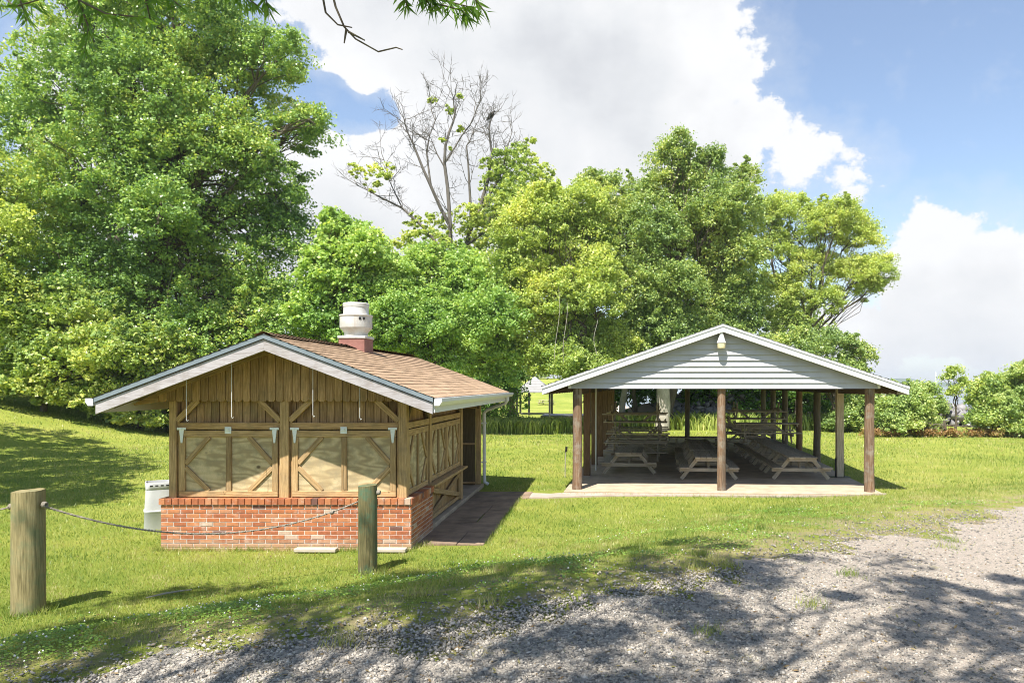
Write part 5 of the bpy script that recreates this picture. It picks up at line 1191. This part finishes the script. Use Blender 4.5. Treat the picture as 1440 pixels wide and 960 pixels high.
def twig_leaves(paths, Y):
    V = []
    for path, dens, leafy in paths:
        pts = [np.array(P(x, y, Y+dy)) for x, y, dy in path]; fine = []
        for i in range(len(pts)-1):
            for t in np.linspace(0, 1, 6, endpoint=False): fine.append(pts[i]*(1-t)+pts[i+1]*t)
        fine.append(pts[-1]); n = len(fine); mb.tube([p-base for p in fine], [.006*(1-.7*i/n)+.0015 for i in range(n)], 6)
        if not leafy: continue
        for i in range(1, n):
            for _ in range(dens):
                p = fine[i]+(fine[i-1]-fine[i])*rng.random(); d = np.array([rng.normal()*.55, rng.normal()*.55, -1+rng.random()*.9]); dd = fine[i]-fine[i-1]; d = d/np.linalg.norm(d)+dd/np.linalg.norm(dd)*.5; d /= np.linalg.norm(d)
                s = np.cross(d, rng.normal(size=3)); s /= np.linalg.norm(s); nn = np.cross(d, s); l = rng.uniform(.085, .14); w_ = rng.uniform(.011, .018)
                V.append([p, p+d*l*.4+s*w_*.5-nn*.004, p+d*l+nn*.012, p+d*l*.4-s*w_*.5-nn*.004])
    return np.array(V).reshape(-1, 3)-base
TW = [([(-30, -40, 0), (20, 10, 0), (55, 0, 0)], 3, 1), ([(0, -50, .2), (30, 5, .2), (38, 30, .2)], 4, 1), ([(60, -60, .1), (110, 0, .1), (125, 40, .1), (118, 75, .1)], 4, 1), ([(110, 0, .1), (150, 20, 0), (205, 25, 0)], 4, 1), ([(180, -60, .3), (205, 0, .3), (212, 30, .3)], 4, 1), ([(205, 0, .3), (235, -5, .3), (255, 10, .3)], 3, 1),
      ([(280, -50, 0), (320, -12, 0), (345, -4, 0), (362, 8, 0)], 4, 1), ([(345, -40, .2), (372, -5, .2), (378, 12, .2)], 4, 1), ([(480, -60, .3), (560, -25, .3), (600, -10, .3), (640, 5, .3), (668, 12, .3)], 4, 1), ([(540, -40, .3), (570, -5, .3), (572, 10, .3)], 3, 1), ([(600, -10, .3), (612, 5, .3), (650, 15, .3), (655, 22, .3)], 4, 1), ([(560, -25, .3), (590, -10, .3), (605, 8, .3)], 4, 1), ([(640, -30, .2), (665, -5, .2), (680, 15, .2)], 3, 1),
      ([(462, -30, 0), (472, 10, 0), (484, 38, 0), (500, 55, .05), (532, 73, .05), (557, 67, .05), (566, 70, .05)], 0, 0), ([(450, -25, .1), (458, 18, .1), (475, 35, .1), (495, 39, .1)], 0, 0), ([(490, 45, 0), (513, 57, 0)], 0, 0), ([(487, 42, 0), (484, 61, 0)], 0, 0)]
tv = twig_leaves(TW, 4.4); allv = np.vstack([v, tv])
for a_, b_ in (((-6.0, .6, 8.2), P(0, -60, 4.5)), ((-4.2, 1.2, 8.8), P(180, -60, 4.7)), ((-3.4, -1.2, 8.4), P(300, -55, 4.4)), ((-2.0, 1.7, 9.2), P(470, -40, 4.5)), ((-2.0, 1.7, 9.2), P(560, -40, 4.7))): limb(mb, np.array(a_)-base, np.array(b_)-base, .03, .006, rng, 6, .04, -.02, 6)
mb.build('trunk', M['bark'], e, smooth=True); mesh_np('crown', allv, np.arange(len(allv)).reshape(-1, 4), M['oak_leaf'], e)
vis2 = lambda q: q[..., 0] < -.84*q[..., 1]-.5
e, base, mb, v, rng = shade_tree('lawn_tree', 'tree standing left of the picture that shades the left lawn', (-19.5, 16.5), [((-17.0, 14, 7.5), (2.6, 2.6, 2)), ((-18.5, 17, 9), (3, 3, 2.4)), ((-20, 13, 8), (3, 3, 2.4)), ((-21.5, 17, 8), (3, 3, 2.4)), ((-20.5, 20.5, 9), (2.6, 2.6, 2)), ((-22.5, 22.5, 8.5), (2.6, 2.4, 2)), ((-15.0, 13.5, 7.2), (2.2, 2.2, 1.6)), ((-13.6, 12.6, 6.6), (1.8, 2, 1.2)), ((-16.5, 16.8, 8), (2.4, 2.4, 1.8)), ((-24, 25.5, 8.5), (2.2, 2, 1.8))], 'maple', 46000, .2, .14, .35, 33, 1.1, vis2, cr=(.5, .9))
mb.build('trunk', M['bark'], e, smooth=True); mesh_np('crown', v, np.arange(len(v)).reshape(-1, 4), M['maple'], e)

# taller unmown tufts round the posts and wall feet, and litter
def tufts():
    X, Y = [], []
    for cx, cy, r, n in ((gA.x, gA.y, .22, 420), (gB.x, gB.y, .2, 420)):
        a = RNG.uniform(0, 6.28, n); q = r*RNG.uniform(.7, 1.25, n); X.append(cx+q*np.cos(a)); Y.append(cy+q*np.sin(a))
    n = 1500; X.append(RNG.uniform(SX-HW-.1, SX+HW+.1, n)); Y.append(SY-.02-.10*RNG.random(n)**2)
    n = 700; X.append(RNG.uniform(-2.0, -1.6, n)*0+(-1.87+.06*RNG.random(n))); Y.append(RNG.uniform(11.6, 16.4, n))
    n = 900; t = RNG.uniform(-1, 1, n); p = [PVW(a*(PW+.3), -.45) for a in t]; X.append(np.array([q.x for q in p])); Y.append(np.array([q.y for q in p])-.12*RNG.random(n))
    n = 160; c = RNG.uniform(0, 1, (70, 2)); k = RNG.integers(0, 70, n*40); cx = -4+12*c[:, 0]; cy = 4.4+8*c[:, 1]; X.append(cx[k]+RNG.normal(size=n*40)*.07); Y.append(cy[k]+RNG.normal(size=n*40)*.07)
    x, y = np.concatenate(X), np.concatenate(Y); d = road_dist(x, y); ok = d > -1.6; x, y = x[ok], y[ok]; m = len(x); h = RNG.uniform(.04, .12, m); ph = RNG.uniform(0, 6.28, m); ln = h*RNG.uniform(.2, .9, m); th = RNG.uniform(0, 6.28, m)
    p = np.stack([x, y, height(x, y)], 1); sd = np.stack([np.cos(th), np.sin(th), 0*th], 1)*.0035; v = np.stack([p-sd, p+sd, p+np.stack([np.cos(ph)*ln, np.sin(ph)*ln, h], 1)], 1).reshape(-1, 3)
    tag(mesh_np('grass_tufts', v, np.arange(m*3).reshape(m, 3), M['blade'], k=3), kind='stuff')
    n = 5200; y = 3.8+RNG.random(n)**1.4*9; x = RNG.uniform(-1, 1, n)*(.8*y+1)-.09*y; d = road_dist(x, y); ok = ~off_limits(x, y) & (RNG.random(n) < np.where(d < 0, .9, .5)); x, y = x[ok], y[ok]; m = len(x)
    r = RNG.uniform(.008, .026, m); th = RNG.uniform(0, 6.28, m); a = np.stack([np.cos(th), np.sin(th), RNG.normal(size=m)*.25], 1); b = np.stack([-np.sin(th), np.cos(th), RNG.normal(size=m)*.3], 1); p = np.stack([x, y, height(x, y)+np.where(road_dist(x, y) < 0, .022, .035)], 1); rr = r[:, None]
    v = np.stack([p-a*rr, p+b*rr*.35, p+a*rr, p-b*rr*.35], 1).reshape(-1, 3); tag(mesh_np('leaf_litter', v, np.arange(m*4).reshape(m, 4), M['litter']), kind='stuff')
tufts()
# ------------------------------------------------------------------ the air over the water
hm_ = bpy.data.materials.new('haze'); hm_.use_nodes = True; nt = hm_.node_tree
for n in list(nt.nodes):
    if n.type == 'BSDF_PRINCIPLED': nt.nodes.remove(n)
pvn = nt.nodes.new('ShaderNodeVolumePrincipled'); pvn.inputs['Color'].default_value = (.80, .86, .93, 1); pvn.inputs['Density'].default_value = .00035; pvn.inputs['Anisotropy'].default_value = .2
nt.links.new(pvn.outputs[0], nt.nodes['Material Output'].inputs['Volume'])
hb_ = MB(); hb_.box(-2000, 3200, -80, 2400, -8, 40); tag(hb_.build('haze', hm_), kind='stuff')
